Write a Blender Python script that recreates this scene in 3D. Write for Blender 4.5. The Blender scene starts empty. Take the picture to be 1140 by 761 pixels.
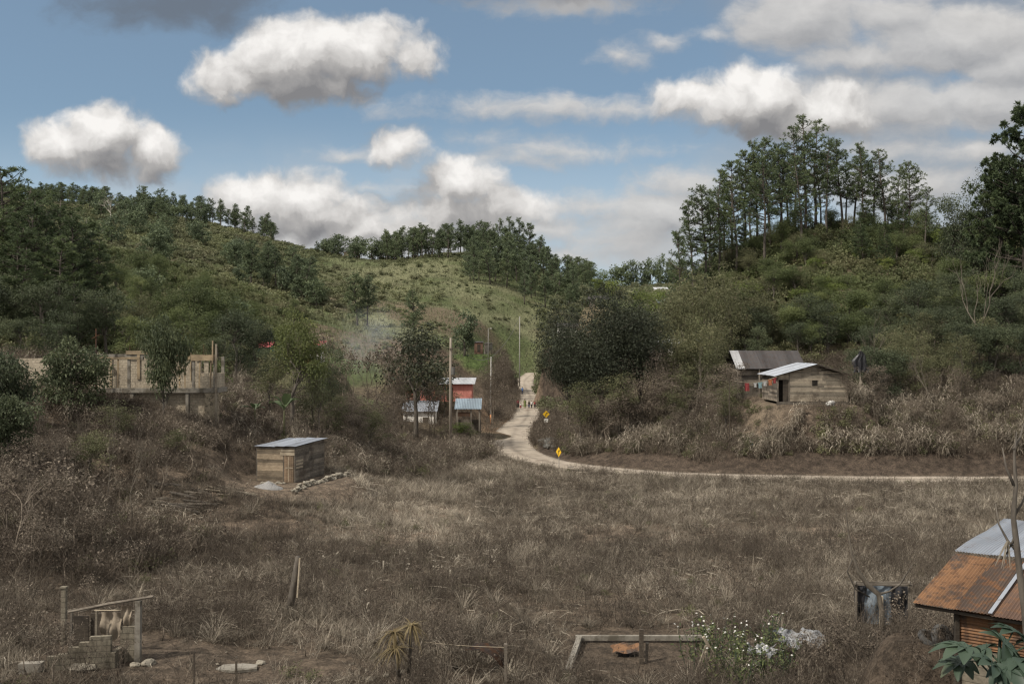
import bpy, bmesh, math, random
import numpy as np
from mathutils import Vector, Matrix

C = bpy.context.scene.collection
SC = bpy.context.scene
PI = math.pi
F0 = 1108.3            # focal length expressed in photo pixels (35 mm lens, 36 mm sensor, 1140 px)
CAMZ = 12.0

def X(px, Y): return (px - 570.0) / F0 * Y
def Z(py, Y): return CAMZ - (py - 380.5) / F0 * Y

# ------------------------------------------------------------------ camera and render settings
cam = bpy.data.cameras.new('camera'); camo = bpy.data.objects.new('camera', cam); C.objects.link(camo)
camo.location = (0, 0, CAMZ); camo.rotation_euler = (PI/2, 0, 0)
cam.lens = 35; cam.sensor_width = 36; cam.clip_start = 0.1; cam.clip_end = 9000
SC.camera = camo
SC.render.engine = 'CYCLES'
SC.view_settings.view_transform = 'Standard'; SC.view_settings.look = 'None'
SC.view_settings.exposure = 0; SC.view_settings.gamma = 1
cy = SC.cycles
cy.use_denoising = True
try:
    cy.denoiser = 'OPENIMAGEDENOISE'; cy.denoising_input_passes = 'RGB_ALBEDO_NORMAL'; cy.denoising_prefilter = 'ACCURATE'
except Exception: pass
cy.max_bounces = 5; cy.diffuse_bounces = 2; cy.glossy_bounces = 2; cy.transmission_bounces = 3; cy.transparent_max_bounces = 8
cy.volume_bounces = 1
cy.use_adaptive_sampling = True; cy.adaptive_threshold = 0.015
cy.sample_clamp_indirect = 4
SC.render.filter_size = 1.35 if hasattr(SC.render, 'filter_size') else 1.5
try: cy.filter_width = 1.3
except Exception: pass

# ------------------------------------------------------------------ numpy value noise
def _hash(ix, iy, seed):
    n = (ix * 374761393 + iy * 668265263 + seed * 974634777) & 0x7fffffff
    n = ((n ^ (n >> 13)) * 1274126177) & 0x7fffffff
    n = (n ^ (n >> 16)) & 0x7fffffff
    return (n % 100003) / 100003.0
def vnoise(x, y, seed=0):
    x = np.asarray(x, float); y = np.asarray(y, float)
    ix = np.floor(x).astype(np.int64); iy = np.floor(y).astype(np.int64)
    fx = x - ix; fy = y - iy
    fx = fx*fx*(3-2*fx); fy = fy*fy*(3-2*fy)
    a = _hash(ix, iy, seed); b = _hash(ix+1, iy, seed); c = _hash(ix, iy+1, seed); d = _hash(ix+1, iy+1, seed)
    return (a*(1-fx)+b*fx)*(1-fy) + (c*(1-fx)+d*fx)*fy
def fbm(x, y, seed=0, oct=4):
    s = 0; a = 0.5; t = 0
    for i in range(oct):
        s = s + a*vnoise(np.asarray(x)*2**i + 17.3*i, np.asarray(y)*2**i - 9.1*i, seed+i); t += a; a *= 0.5
    return s / t
def sstep(a, b, x):
    t = np.clip((np.asarray(x, float)-a)/(b-a), 0, 1); return t*t*(3-2*t)

# ------------------------------------------------------------------ node expression helper
class NT:
    def __init__(s, tree): s.t = tree; s.L = tree.links
    def node(s, typ, **kw):
        n = s.t.nodes.new(typ)
        for k, v in kw.items(): setattr(n, k, v)
        return n
    def put(s, sock, v):
        if isinstance(v, E): s.L.new(v.k, sock)
        elif hasattr(v, 'is_linked'): s.L.new(v, sock)
        else: sock.default_value = v
    def math(s, op, *a, clamp=False):
        n = s.node('ShaderNodeMath', operation=op, use_clamp=clamp)
        for i, v in enumerate(a): s.put(n.inputs[i], v)
        return E(s, n.outputs[0])
    def vmath(s, op, *a):
        n = s.node('ShaderNodeVectorMath', operation=op)
        for i, v in enumerate(a): s.put(n.inputs[i], v)
        return E(s, n.outputs['Value'] if op in ('LENGTH', 'DOT_PRODUCT', 'DISTANCE') else n.outputs[0])
    def noise(s, vec, scale, detail=4, rough=0.5, out='Fac', dist=0.0, dim='3D'):
        n = s.node('ShaderNodeTexNoise', noise_dimensions=dim)
        s.put(n.inputs['Vector'], vec); n.inputs['Scale'].default_value = scale
        n.inputs['Detail'].default_value = detail; n.inputs['Roughness'].default_value = rough
        n.inputs['Distortion'].default_value = dist
        return E(s, n.outputs[out if out == 'Color' else 0])
    def voronoi(s, vec, scale, feature='F1', out='Distance', smooth=0.6, dim='2D'):
        n = s.node('ShaderNodeTexVoronoi', feature=feature, voronoi_dimensions=dim)
        s.put(n.inputs['Vector'], vec); n.inputs['Scale'].default_value = scale
        if feature == 'SMOOTH_F1': n.inputs['Smoothness'].default_value = smooth
        return E(s, n.outputs[out])
    def mix(s, fac, a, b, mode='MIX'):
        n = s.node('ShaderNodeMix', data_type='RGBA', blend_type=mode)
        s.put(n.inputs[0], fac)
        for sock, v in ((n.inputs[6], a), (n.inputs[7], b)):
            if isinstance(v, (tuple, list)) and len(v) == 3: v = (*v, 1)
            s.put(sock, v)
        return E(s, n.outputs[2])
    def smooth(s, x, a, b, lo=0.0, hi=1.0, kind='SMOOTHSTEP'):
        n = s.node('ShaderNodeMapRange', interpolation_type=kind)
        s.put(n.inputs[0], x)
        for i, v in enumerate((a, b, lo, hi)): n.inputs[i+1].default_value = v
        return E(s, n.outputs[0])
    def attr(s, name, out='Fac'):
        n = s.node('ShaderNodeAttribute', attribute_name=name); return E(s, n.outputs[out])
    def xyz(s, v):
        n = s.node('ShaderNodeSeparateXYZ'); s.put(n.inputs[0], v); return [E(s, o) for o in n.outputs]
    def comb(s, x, y, z):
        n = s.node('ShaderNodeCombineXYZ')
        for i, v in enumerate((x, y, z)): s.put(n.inputs[i], v)
        return E(s, n.outputs[0])
class E:
    def __init__(s, nt, k): s.nt = nt; s.k = k
    def __add__(s, o): return s.nt.math('ADD', s, o)
    __radd__ = __add__
    def __mul__(s, o): return s.nt.math('MULTIPLY', s, o)
    __rmul__ = __mul__
    def __sub__(s, o): return s.nt.math('SUBTRACT', s, o)
    def __rsub__(s, o): return s.nt.math('SUBTRACT', o, s)
    def __truediv__(s, o): return s.nt.math('DIVIDE', s, o)
    def clamp(s): return s.nt.math('ADD', s, 0.0, clamp=True)
    def max(s, o): return s.nt.math('MAXIMUM', s, o)
    def min(s, o): return s.nt.math('MINIMUM', s, o)
    def pow(s, o): return s.nt.math('POWER', s, o)

# ------------------------------------------------------------------ sun and sky
SUN_EL, SUN_AZ = math.radians(48), math.radians(238)   # azimuth clockwise from +Y: the sun stands behind the left shoulder
sd = bpy.data.lights.new('sun', 'SUN'); so = bpy.data.objects.new('sun', sd); C.objects.link(so)
sd.energy = 5.0; sd.angle = math.radians(4); sd.color = (1.0, 0.93, 0.82)
sdir = Vector((math.sin(SUN_AZ)*math.cos(SUN_EL), math.cos(SUN_AZ)*math.cos(SUN_EL), math.sin(SUN_EL)))
so.rotation_euler = sdir.to_track_quat('Z', 'Y').to_euler(); so.location = (-60, -60, 120)

def build_world():
    w = bpy.data.worlds.new('World'); SC.world = w; w.use_nodes = True
    t = w.node_tree; t.nodes.clear(); N = NT(t)
    out = N.node('ShaderNodeOutputWorld'); bg = N.node('ShaderNodeBackground'); bg.inputs[1].default_value = 0.1
    t.links.new(bg.outputs[0], out.inputs[0])
    sky = N.node('ShaderNodeTexSky', sky_type='NISHITA'); sky.sun_disc = False
    sky.sun_elevation = SUN_EL; sky.sun_rotation = SUN_AZ; sky.altitude = 1200; sky.air_density = 1.0; sky.dust_density = 1.2; sky.ozone_density = 1.6
    tc = N.node('ShaderNodeTexCoord'); d = N.vmath('NORMALIZE', tc.outputs['Generated'])
    dx, dy, dz = N.xyz(d)
    yy = dy.max(0.12)
    # clouds live on a plane facing north; coordinates in degrees-like units (1 unit = 5.2 degrees)
    u = dx / yy * (F0/100); v = dz / yy * (F0/100)
    def G(px, py): return ((px-570)/100.0, (380.5-py)/100.0)
    p0 = N.comb(u, v, 0.0)
    wn = N.noise(p0, 0.9, 2, 0.5, out='Color', dim='2D')
    warp = N.vmath('MULTIPLY', N.vmath('SUBTRACT', wn, (0.5, 0.5, 0.5)), (0.34, 0.20, 0.0))
    wn2 = N.noise(p0, 3.2, 3, 0.55, out='Color', dim='2D')
    warp2 = N.vmath('MULTIPLY', N.vmath('SUBTRACT', wn2, (0.5, 0.5, 0.5)), (0.16, 0.13, 0.0))
    pw = N.vmath('ADD', N.vmath('ADD', p0, warp), warp2)
    cumulus = [  # px, py, half width, half height
        (266,86,66,38),(326,60,82,48),(396,56,88,42),(452,66,50,28),(338,98,80,28),
        (68,162,46,38),(116,152,70,44),(168,168,48,40),(115,180,92,26),
        (290,224,78,36),(345,222,56,38),(372,250,120,34),(455,262,90,26),
        (512,205,52,40),(560,230,72,28),(505,236,70,32),
        (443,163,42,30),
        (842,104,70,44),(780,112,70,30),(905,122,90,36),(870,140,80,22)]
    def field(p, lst):
        f = None
        for (px, py, a, b) in lst:
            cx, cy_ = G(px, py); ia, ib = 100.0/a, 100.0/b
            l = N.vmath('LENGTH', N.vmath('MULTIPLY_ADD', p, (ia, ib, 0), (-cx*ia, -cy_*ib, 0)))
            m = min(b, 46)/100.0*1.7
            l = N.math('MULTIPLY_ADD', l, -m, m)
            f = l if f is None else N.math('SMOOTH_MAX', f, l, 0.10)
        return f
    def puffs(p, det):
        v1 = N.voronoi(p, 1.9, 'SMOOTH_F1', smooth=0.9)
        n = N.noise(p, 2.7, det, 0.55, dim='2D')
        return (0.45 - v1)*0.20 + (n - 0.5)*0.56
    up = (-0.05, 0.16, 0.0)
    F_0 = field(pw, cumulus); P_0 = puffs(pw, 8)
    F_2 = field(N.vmath('ADD', pw, (-0.08, 0.40, 0.0)), cumulus); P_2 = puffs(N.vmath('ADD', pw, up), 4)
    D0 = F_0 + P_0
    cov = N.smooth(D0, -0.04, 0.30)
    shade = ((F_0 - F_2.max(-0.25))*0.95 + (P_0 - P_2)*1.25 + 0.34).clamp()
    # flatter, softer stratocumulus banks
    strat = [(655,228,90,16),(700,252,90,22),(610,250,70,14),(1000,118,150,34),(1110,112,110,38),(930,108,60,30),(330,268,120,20),(470,272,150,24),(600,256,90,20),(600,120,150,15),(700,121,66,11),(640,166,104,13),(560,176,70,9),(385,172,40,8),
             (900,22,86,44),(985,18,80,30),(1070,45,130,44),(1130,70,80,40),(960,64,90,22),
             (630,4,84,14),(795,40,26,9),(690,62,34,14),(740,48,20,9),(540,152,30,9),
             (1080,168,110,16),(980,165,60,10),(1010,205,110,24),(770,205,70,22),(740,240,90,34),(690,266,110,18),(620,282,160,18),(420,212,60,7),(610,232,60,14)]
    ps = N.vmath('ADD', N.vmath('ADD', p0, N.vmath('MULTIPLY', warp, (1.5, 0.8, 0))), warp2)
    pst = N.vmath('MULTIPLY', ps, (0.55, 1.0, 1.0))
    ns = N.noise(pst, 3.0, 6, 0.6, dim='2D')
    S0 = field(ps, strat) + (ns - 0.5)*0.55
    S1 = field(N.vmath('ADD', ps, (-0.03, 0.16, 0.0)), strat) + (N.noise(N.vmath('ADD', pst, (-0.02, 0.14, 0.0)), 3.0, 6, 0.6, dim='2D') - 0.5)*0.55
    covs = N.smooth(S0, -0.14, 0.30) * 0.9
    shs = ((S0 - S1)*1.0 + 0.55).clamp()
    # dark ragged scraps near the top of the view
    dark = [(190,6,130,30),(250,20,60,22),(150,22,60,14),(620,-4,110,14)]
    Dk = field(ps, dark) + (ns - 0.5)*0.6
    covd = N.smooth(Dk, -0.14, 0.40) * 0.68
    # pale vapour low over the valley
    S = 10.0   # background strength is 0.1
    base = N.mix(1.0, sky.outputs[0], (0.84, 0.98, 0.98), 'MULTIPLY')
    base = N.mix(0.36, base, (.34*S, .43*S, .51*S))
    base = N.mix(N.smooth(v, 2.7, 0.9, 0.0, 0.62), base, (.56*S, .66*S, .75*S))
    vap = N.smooth(v, 2.6, 0.8) * N.smooth(N.noise(pst, 0.9, 4, 0.5, dim='2D'), 0.42, 0.66) * 0.6
    c = N.mix(vap, base, (0.56*S, 0.56*S, 0.56*S))
    grey = N.smooth(u, 0.5, 4.5) * N.smooth(v, -1.0, 1.5) * N.smooth(N.noise(pst, 0.8, 3, 0.5, dim='2D'), 0.30, 0.62) * 0.55
    c = N.mix(grey, c, (0.33*S, 0.335*S, 0.35*S))
    sc1 = N.mix(shs, (0.30*S, 0.30*S, 0.31*S), (0.72*S, 0.70*S, 0.675*S))
    c = N.mix(covs, c, sc1)
    sr = N.mix(N.smooth(shade, 0.0, 0.5, kind='LINEAR'), (0.235*S, 0.234*S, 0.243*S), (0.48*S, 0.465*S, 0.452*S))
    sr = N.mix(N.smooth(shade, 0.42, 1.0, kind='LINEAR'), sr, (0.95*S, 0.925*S, 0.895*S))
    c = N.mix(cov, c, sr)
    c = N.mix(covd, c, (0.135*S, 0.14*S, 0.155*S))
    # unseen bright cloud added overhead and behind the view as soft fill light
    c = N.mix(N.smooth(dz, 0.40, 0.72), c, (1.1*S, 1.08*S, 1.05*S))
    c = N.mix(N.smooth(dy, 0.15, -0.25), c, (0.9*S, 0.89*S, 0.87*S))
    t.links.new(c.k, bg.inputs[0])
    try:
        w.cycles.sampling_method = 'NONE'
    except Exception as e: print('world sampling', e)
build_world()
# ------------------------------------------------------------------ terrain: heights along bearings, (distance, height)
def zc(px, lst):
    return px, [(Y, (Z(-v, Y) if v < 0 else v)) for (Y, v) in lst]   # a negative entry is a sight line used to survey the height
near = [(2.5,10.3),(8,8.2),(15,4.6),(22,1.4),(30,0.3)]
cols = [
 zc(-500, near+[(45,2.5),(55,5.5),(75,11),(100,15),(150,24),(250,45),(420,78),(600,80),(1200,60),(4000,60)]),
 zc(0,    near+[(45,1.0),(55,3.1),(65,5.4),(75,8.4),(90,10.5),(130,-335),(250,-268),(420,-218),(600,70),(1200,60),(4000,60)]),
 zc(120,  near+[(47,.3),(56,1.1),(65,3.8),(74,7.3),(85,8.9),(110,-392),(180,-335),(300,-265),(440,-226),(600,66),(1200,60),(4000,60)]),
 zc(240,  near+[(52,0),(62,1.7),(72,4.2),(80,6.3),(88,8.0),(120,-402),(200,-345),(320,-285),(440,-247),(600,60),(1200,60),(4000,60)]),
 zc(330,  near+[(56,0.3),(63,1.9),(74,2.1),(80,4.4),(95,4.6),(130,-432),(190,-392),(260,-345),(340,-305),(430,-272),(600,48),(1200,60),(4000,60)]),
 zc(430,  near+[(70,.1),(82,0.9),(100,1.2),(140,1.4),(190,-402),(250,-372),(340,-315),(430,-290),(600,40),(1200,60),(4000,60)]),
 zc(500,  near+[(84,0),(100,.5),(122,0.3),(147,3.2),(190,6.9),(225,-383),(280,-352),(360,-304),(430,-274),(600,45),(1200,60),(4000,60)]),
 zc(556,  near+[(90,0),(106,0),(130,0),(146,0.6),(160,1.4),(190,3.0),(225,6.3),(270,-376),(350,-315),(430,-270),(600,45),(1200,60),(4000,60)]),
 zc(590,  near+[(90,0),(130,0),(175,.15),(220,.8),(260,2.2),(300,6.5),(350,-340),(430,-288),(600,40),(1200,60),(4000,60)]),
 zc(640,  near+[(90,0),(101,0.1),(112,1.5),(150,3),(200,4.5),(300,-372),(430,-312),(600,35),(1200,60),(4000,60)]),
 zc(700,  near+[(86,0),(95,0.1),(101,1.6),(115,3),(150,5),(250,10),(450,-338),(700,-322),(1200,55),(4000,60)]),
 zc(780,  near+[(85,0),(91,0.05),(96,1.5),(105,4.2),(125,7.5),(150,-365),(175,-298),(200,27),(260,18),(450,25),(700,-318),(1200,60),(4000,60)]),
 zc(860,  near+[(84,0),(89.5,0.05),(94,1.6),(100,5.0),(112,6.4),(125,9.5),(140,-345),(170,-266),(190,31),(260,25),(450,30),(1200,60),(4000,60)]),
 zc(950,  near+[(83,0),(88.5,0.05),(93,1.9),(98,4.8),(110,5.6),(122,9),(140,-342),(170,-252),(195,35),(260,30),(450,35),(1200,60),(4000,60)]),
 zc(1050, near+[(83,0),(88,0.05),(92,2.0),(100,5.2),(115,9.5),(140,-325),(165,-266),(195,33),(260,30),(450,35),(1200,60),(4000,60)]),
 zc(1140, [(2.5,10.3),(8,8.0),(14,5.2),(20,3.2),(26,2.3),(33,0.8),(42,0.2),(80,0.2),(86,0.4),(92,2.6),(100,6.2),(115,12),(140,-308),(165,-262),(195,34),(260,30),(450,35),(1200,60),(4000,60)]),
 zc(1700, [(2.5,10.3),(8,8.2),(14,6.2),(20,5.2),(26,4.3),(33,2.8),(42,1.5),(80,2.2),(86,3.4),(92,4.6),(100,8.2),(115,14),(140,22),(165,32),(195,38),(260,36),(450,45),(1200,60),(4000,60)]),
]
NU, NV = 620, 700
PXS = np.linspace(-560, 1700, NU); LV = np.linspace(math.log(2.5), math.log(4000), NV); YS = np.exp(LV)
cp = np.array([c[0] for c in cols], float)
prof = np.array([np.interp(LV, np.log([p[0] for p in c[1]]), [p[1] for p in c[1]]) for c in cols])   # per bearing
H = np.empty((NU, NV))
for j in range(NV): H[:, j] = np.interp(PXS, cp, prof[:, j])
def blur(A, r, ax):
    k = np.exp(-0.5*(np.arange(-3*r, 3*r+1)/r)**2); k /= k.sum()
    pad = [(0,0),(0,0)]; pad[ax] = (3*r, 3*r)
    B = np.pad(A, pad, mode='edge')
    return np.apply_along_axis(lambda m: np.convolve(m, k, 'valid'), ax, B)
H = blur(blur(H, 9, 0), 4, 1)
GX = (PXS[:, None]-570)/F0*YS[None, :]; GY = np.broadcast_to(YS[None, :], GX.shape)
amp_big = 3.0*sstep(110, 220, GY); amp_mid = 0.25 + 0.9*sstep(95, 200, GY); amp_s = 0.10
H += amp_big*(fbm(GX/38, GY/38, 3)-0.5)*1.6 + amp_mid*(fbm(GX/9, GY/9, 7)-0.5) + amp_s*(fbm(GX/1.7, GY/1.7, 11)-0.5)*sstep(20, 30, GY)

# road centre line (px bearing, distance, height)
RD = [(1330,84,.4),(1200,85.2,.25),(1095,86.2,.1),(980,87,.0),(860,88.3,-.05),(760,90.2,-.05),(690,93,-.05),(640,96.5,-.05),(604,101,-.05),(580,107,-.05),
      (570,115,-.05),(570,126,-.05),(576,140,-.05),(586,158,0),(588,178,.15),(590.5,200,.5),(588,220,.8),(584,240,1.3),(584.5,258,2.1),(594,278,3.4)]
rp = np.array([(X(a, b), b, c) for a, b, c in RD])
def catmull(P, n):
    out = []
    Q = np.vstack([2*P[0]-P[1], P, 2*P[-1]-P[-2]])
    for i in range(1, len(Q)-2):
        for k in range(n):
            t = k/n; a, b, c, d = Q[i-1], Q[i], Q[i+1], Q[i+2]
            out.append(0.5*((2*b)+(c-a)*t+(2*a-5*b+4*c-d)*t*t+(-a+3*b-3*c+d)*t**3))
    out.append(P[-1]); return np.array(out)
RL = catmull(rp, 12)
RW = 2.15 + np.interp(RL[:,1], [100,112,150,230,260], [0,.7,.45,.5,.2]) + 0.18*(vnoise(np.arange(len(RL))*0.13, 0*np.arange(len(RL)), 5)-0.5)*2
def road_dist(x, y):
    x = np.asarray(x, float); sh = x.shape; x = x.ravel(); y = np.asarray(y, float).ravel()
    best = np.full(x.shape, 1e9); bz = np.zeros(x.shape)
    m = (y > 78) & (y < 330)
    xm, ym = x[m], y[m]; b = np.full(xm.shape, 1e9); z = np.zeros(xm.shape)
    for i in range(0, len(RL)-1, 2):
        a = RL[i]; c = RL[min(i+2, len(RL)-1)]; dxy = c[:2]-a[:2]; L2 = (dxy**2).sum()
        if L2 == 0: continue
        t = np.clip(((xm-a[0])*dxy[0]+(ym-a[1])*dxy[1])/L2, 0, 1)
        dd = np.hypot(xm-a[0]-t*dxy[0], ym-a[1]-t*dxy[1]); k = dd < b
        b[k] = dd[k]; z[k] = (a[2]+t*(c[2]-a[2]))[k]
    best[m] = b; bz[m] = z
    return best.reshape(sh), bz.reshape(sh)
rdist, rz = road_dist(GX, GY)
outer = np.interp(GY, [112,150], [5.5,20]); tt = np.clip((rdist-2.0)/(outer-2.0), 0, 1); wr = 1 - tt*tt*(3-2*tt)
H = H*(1-wr) + (rz - 0.16*(1-sstep(1.5, 2.4, rdist)))*wr
# level pads cut for the buildings: x, y, z, radius
PADS = [(X(328,71), 71.5, 2.1, 3.6, 2.5), (X(905,100), 100.5, Z(449,99), 5.0, 2.5), (X(860,110), 109, 6.2, 4, 3),
        (X(535,222), 222, Z(394,220), 4.6, 5), (X(475,150), 150, Z(447,147), 6, 4), (X(466,138), 138, Z(478,138), 4, 3), (X(518,127), 127, .4, 4, 3),
        (X(318,128), 129, 9.2, 5.5, 5), (X(750,148), 149, 9.2, 6, 4), (X(632,191), 192, 12.3, 3, 4), (X(666,302),302,22.5,4,4), (X(740,331),331,22.7,3,4),
        (X(1041,26.6), 26.8, 4.0, .9, 2.2),
        (X(120,36), 36.5, .62, 3, 2), (X(715,37.5), 37.5, .25, 4, 2)]
for (a, b, c, r, s) in PADS:
    d = np.hypot(GX-a, GY-b); k = 1-sstep(r, r+s, d); H = H*(1-k)+c*k
def gz(x, y):
    x = np.asarray(x, float); y = np.maximum(np.asarray(y, float), 2.6)
    fu = np.clip((570+F0*x/y - PXS[0])/(PXS[1]-PXS[0]), 0, NU-1.001); fv = np.clip((np.log(y)-LV[0])/(LV[1]-LV[0]), 0, NV-1.001)
    i = fu.astype(int); j = fv.astype(int); a = fu-i; b = fv-j
    return (H[i,j]*(1-a)+H[i+1,j]*a)*(1-b) + (H[i,j+1]*(1-a)+H[i+1,j+1]*a)*b
def gzf(x, y): return float(gz(np.array([x]), np.array([y]))[0])
# ------------------------------------------------------------------ mesh helpers
def mesh_np(name, V, Q=None, T=None, attrs=None, smooth=False):
    V = np.asarray(V, np.float32); me = bpy.data.meshes.new(name)
    Q = np.zeros((0,4), np.int32) if Q is None else np.asarray(Q, np.int32).reshape(-1,4)
    T = np.zeros((0,3), np.int32) if T is None else np.asarray(T, np.int32).reshape(-1,3)
    nq, nt = len(Q), len(T)
    me.vertices.add(len(V)); me.vertices.foreach_set('co', V.ravel())
    me.loops.add(nq*4+nt*3); me.loops.foreach_set('vertex_index', np.concatenate([Q.ravel(), T.ravel()]))
    me.polygons.add(nq+nt)
    st = np.concatenate([np.arange(nq)*4, nq*4+np.arange(nt)*3]).astype(np.int32)
    me.polygons.foreach_set('loop_start', st)
    me.polygons.foreach_set('use_smooth', np.full(nq+nt, bool(smooth)))
    for k, a in (attrs or {}).items():
        a = np.asarray(a, np.float32)
        if a.ndim == 1:
            at = me.attributes.new(k, 'FLOAT', 'POINT'); at.data.foreach_set('value', a)
        else:
            at = me.attributes.new(k, 'FLOAT_COLOR', 'POINT'); at.data.foreach_set('color', np.hstack([a, np.ones((len(a),1),np.float32)]).ravel())
    me.update(calc_edges=True); me.validate() if False else None
    return me
def tag(o, label=None, cat=None, group=None, kind=None):
    if label: o['label'] = label
    if cat: o['category'] = cat
    if group: o['group'] = group
    if kind: o['kind'] = kind
    return o
def link(name, me, mat=None, parent=None, loc=None):
    o = bpy.data.objects.new(name, me); C.objects.link(o)
    if mat is not None and len(me.materials) == 0: me.materials.append(mat)
    if parent is not None: o.parent = parent
    if loc is not None: o.location = loc
    return o
def thing(name, label, cat, loc=(0,0,0), rz=0, group=None):
    o = bpy.data.objects.new(name, None); C.objects.link(o); o.empty_display_size = 0.3
    o.location = loc; o.rotation_euler = (0,0,rz)
    return tag(o, label, cat, group)
def dup(root, loc, rz=0, s=1.0, label=None, group=None):
    def cp_(o, par):
        c = o.copy(); C.objects.link(c)
        if par is not None: c.parent = par
        for ch in kids.get(o.name, []): cp_(ch, c)
        return c
    kids = {}
    def walk(o):
        kids[o.name] = list(o.children)
        for ch in o.children: walk(ch)
    walk(root)
    r = cp_(root, None); r.location = loc; r.rotation_euler = (0,0,rz); r.scale = (s,s,s) if not isinstance(s, tuple) else s
    if label: r['label'] = label
    if group: r['group'] = group
    return r

# ------------------------------------------------------------------ materials
def new_mat(name):
    m = bpy.data.materials.new(name); m.use_nodes = True; t = m.node_tree; t.nodes.clear(); N = NT(t)
    out = N.node('ShaderNodeOutputMaterial'); b = N.node('ShaderNodeBsdfPrincipled'); t.links.new(b.outputs[0], out.inputs[0])
    b.inputs['Specular IOR Level'].default_value = 0.25
    return m, N, b, out
def foliage_mat(name, dark, mid, light, transl=0.25, rough=0.6, spec=0.2, hue_obj=0.35, dead=None, patch=None):
    """colour from the per-leaf tint attribute, per-tree randomness and a broad noise"""
    m, N, b, out = new_mat(name)
    ti = N.attr('tint'); oi = N.node('ShaderNodeObjectInfo')
    geo = N.node('ShaderNodeNewGeometry')
    n = N.noise(geo.outputs['Position'], 0.35, 2, 0.5)
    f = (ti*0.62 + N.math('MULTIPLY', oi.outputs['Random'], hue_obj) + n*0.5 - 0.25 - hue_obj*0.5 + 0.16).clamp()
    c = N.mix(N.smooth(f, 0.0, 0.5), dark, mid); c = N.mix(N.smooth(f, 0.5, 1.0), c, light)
    if patch is not None:
        c = N.mix(N.smooth(N.noise(geo.outputs['Position'], 0.055, 4, 0.6), 0.44, 0.62, 0.0, 0.8), c, N.mix(ti, tuple(v*.55 for v in patch), patch))
    if dead is not None:
        c = N.mix(N.smooth(N.noise(geo.outputs['Position'], 1.3, 2, 0.6), 0.58, 0.72), c, dead)
    N.put(b.inputs['Base Color'], c); b.inputs['Roughness'].default_value = rough; b.inputs['Specular IOR Level'].default_value = spec
    tr = N.node('ShaderNodeBsdfTranslucent'); N.put(tr.inputs[0], c)
    mx = N.node('ShaderNodeMixShader'); mx.inputs[0].default_value = transl
    m.node_tree.links.new(b.outputs[0], mx.inputs[1]); m.node_tree.links.new(tr.outputs[0], mx.inputs[2]); m.node_tree.links.new(mx.outputs[0], out.inputs[0])
    return m
def plain_mat(name, c1, c2, scale=3.0, rough=0.8, spec=0.2, detail=5, bump=0.0, stretch=(1,1,1), coord='Object', metal=0.0, c3=None, t3=(0.6,0.7), s3=1.2):
    m, N, b, out = new_mat(name)
    tc = N.node('ShaderNodeTexCoord'); v = N.vmath('MULTIPLY', tc.outputs[coord], stretch)
    n = N.noise(v, scale, detail, 0.62)
    c = N.mix(N.smooth(n, 0.3, 0.7), c1, c2)
    if c3 is not None: c = N.mix(N.smooth(N.noise(tc.outputs[coord], s3, 5, 0.65), *t3), c, c3)
    N.put(b.inputs['Base Color'], c); b.inputs['Roughness'].default_value = rough; b.inputs['Specular IOR Level'].default_value = spec; b.inputs['Metallic'].default_value = metal
    if bump:
        bn = N.node('ShaderNodeBump'); bn.inputs['Strength'].default_value = bump; bn.inputs['Distance'].default_value = 0.02
        N.put(bn.inputs['Height'], N.noise(v, scale*2.5, 5, 0.6)); m.node_tree.links.new(bn.outputs[0], b.inputs['Normal'])
    return m

M = {}
M['bark'] = plain_mat('bark', (.12,.105,.088), (.06,.052,.044), 6, .9, .1, bump=.4, stretch=(1,1,.3))
M['pine_bark'] = plain_mat('pine_bark', (.11,.095,.08), (.05,.043,.038), 5, .9, .1, stretch=(1,1,.4))
M['pale_bark'] = plain_mat('pale_bark', (.15,.13,.105), (.085,.072,.058), 7, .9, .1, stretch=(1,1,.4))
M['dark_bark'] = plain_mat('dark_bark', (.05,.043,.036), (.03,.026,.022), 5, .9, .1, stretch=(1,1,.4))
M['bleached'] = plain_mat('bleached_wood', (.36,.32,.28), (.46,.42,.37), 5, .9, .1, stretch=(1,1,.4))
M['twig'] = plain_mat('twig', (.095,.078,.062), (.18,.15,.12), 3, .9, .1)
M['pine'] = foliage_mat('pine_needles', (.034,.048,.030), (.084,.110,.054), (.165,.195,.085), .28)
M['hazed_pine'] = foliage_mat('hazed_pine_needles', (.060,.076,.054), (.105,.132,.074), (.17,.20,.10), .28)  # distance haze is mixed into these paler needle colours
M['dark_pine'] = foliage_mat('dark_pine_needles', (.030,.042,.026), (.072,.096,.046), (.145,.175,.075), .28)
M['black_leaf'] = foliage_mat('deep_green_leaves', (.016,.019,.014), (.036,.042,.026), (.080,.086,.048), .22)
M['leaf'] = foliage_mat('broad_leaves', (.038,.050,.024), (.10,.122,.05), (.20,.22,.088), .32)
M['dark_leaf'] = foliage_mat('dark_broad_leaves', (.028,.036,.023), (.066,.080,.044), (.13,.145,.074), .26)
M['olive_leaf'] = foliage_mat('olive_leaves', (.044,.047,.028), (.11,.113,.058), (.21,.205,.11), .3, dead=(.13,.10,.07))
M['lime_leaf'] = foliage_mat('lime_leaves', (.055,.075,.024), (.14,.175,.05), (.26,.29,.085), .35)
M['hazed_leaf'] = foliage_mat('hazed_broad_leaves', (.070,.082,.054), (.13,.142,.076), (.22,.23,.118), .32, patch=(.20,.195,.118))  # leaf colours lightened and greyed to carry the distance haze
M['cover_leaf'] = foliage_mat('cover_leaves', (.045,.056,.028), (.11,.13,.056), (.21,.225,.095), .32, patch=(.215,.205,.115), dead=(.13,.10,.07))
M['dry_leaf'] = foliage_mat('dry_leaves', (.042,.034,.028), (.115,.094,.074), (.28,.235,.185), .24, .8, .1)
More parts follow.
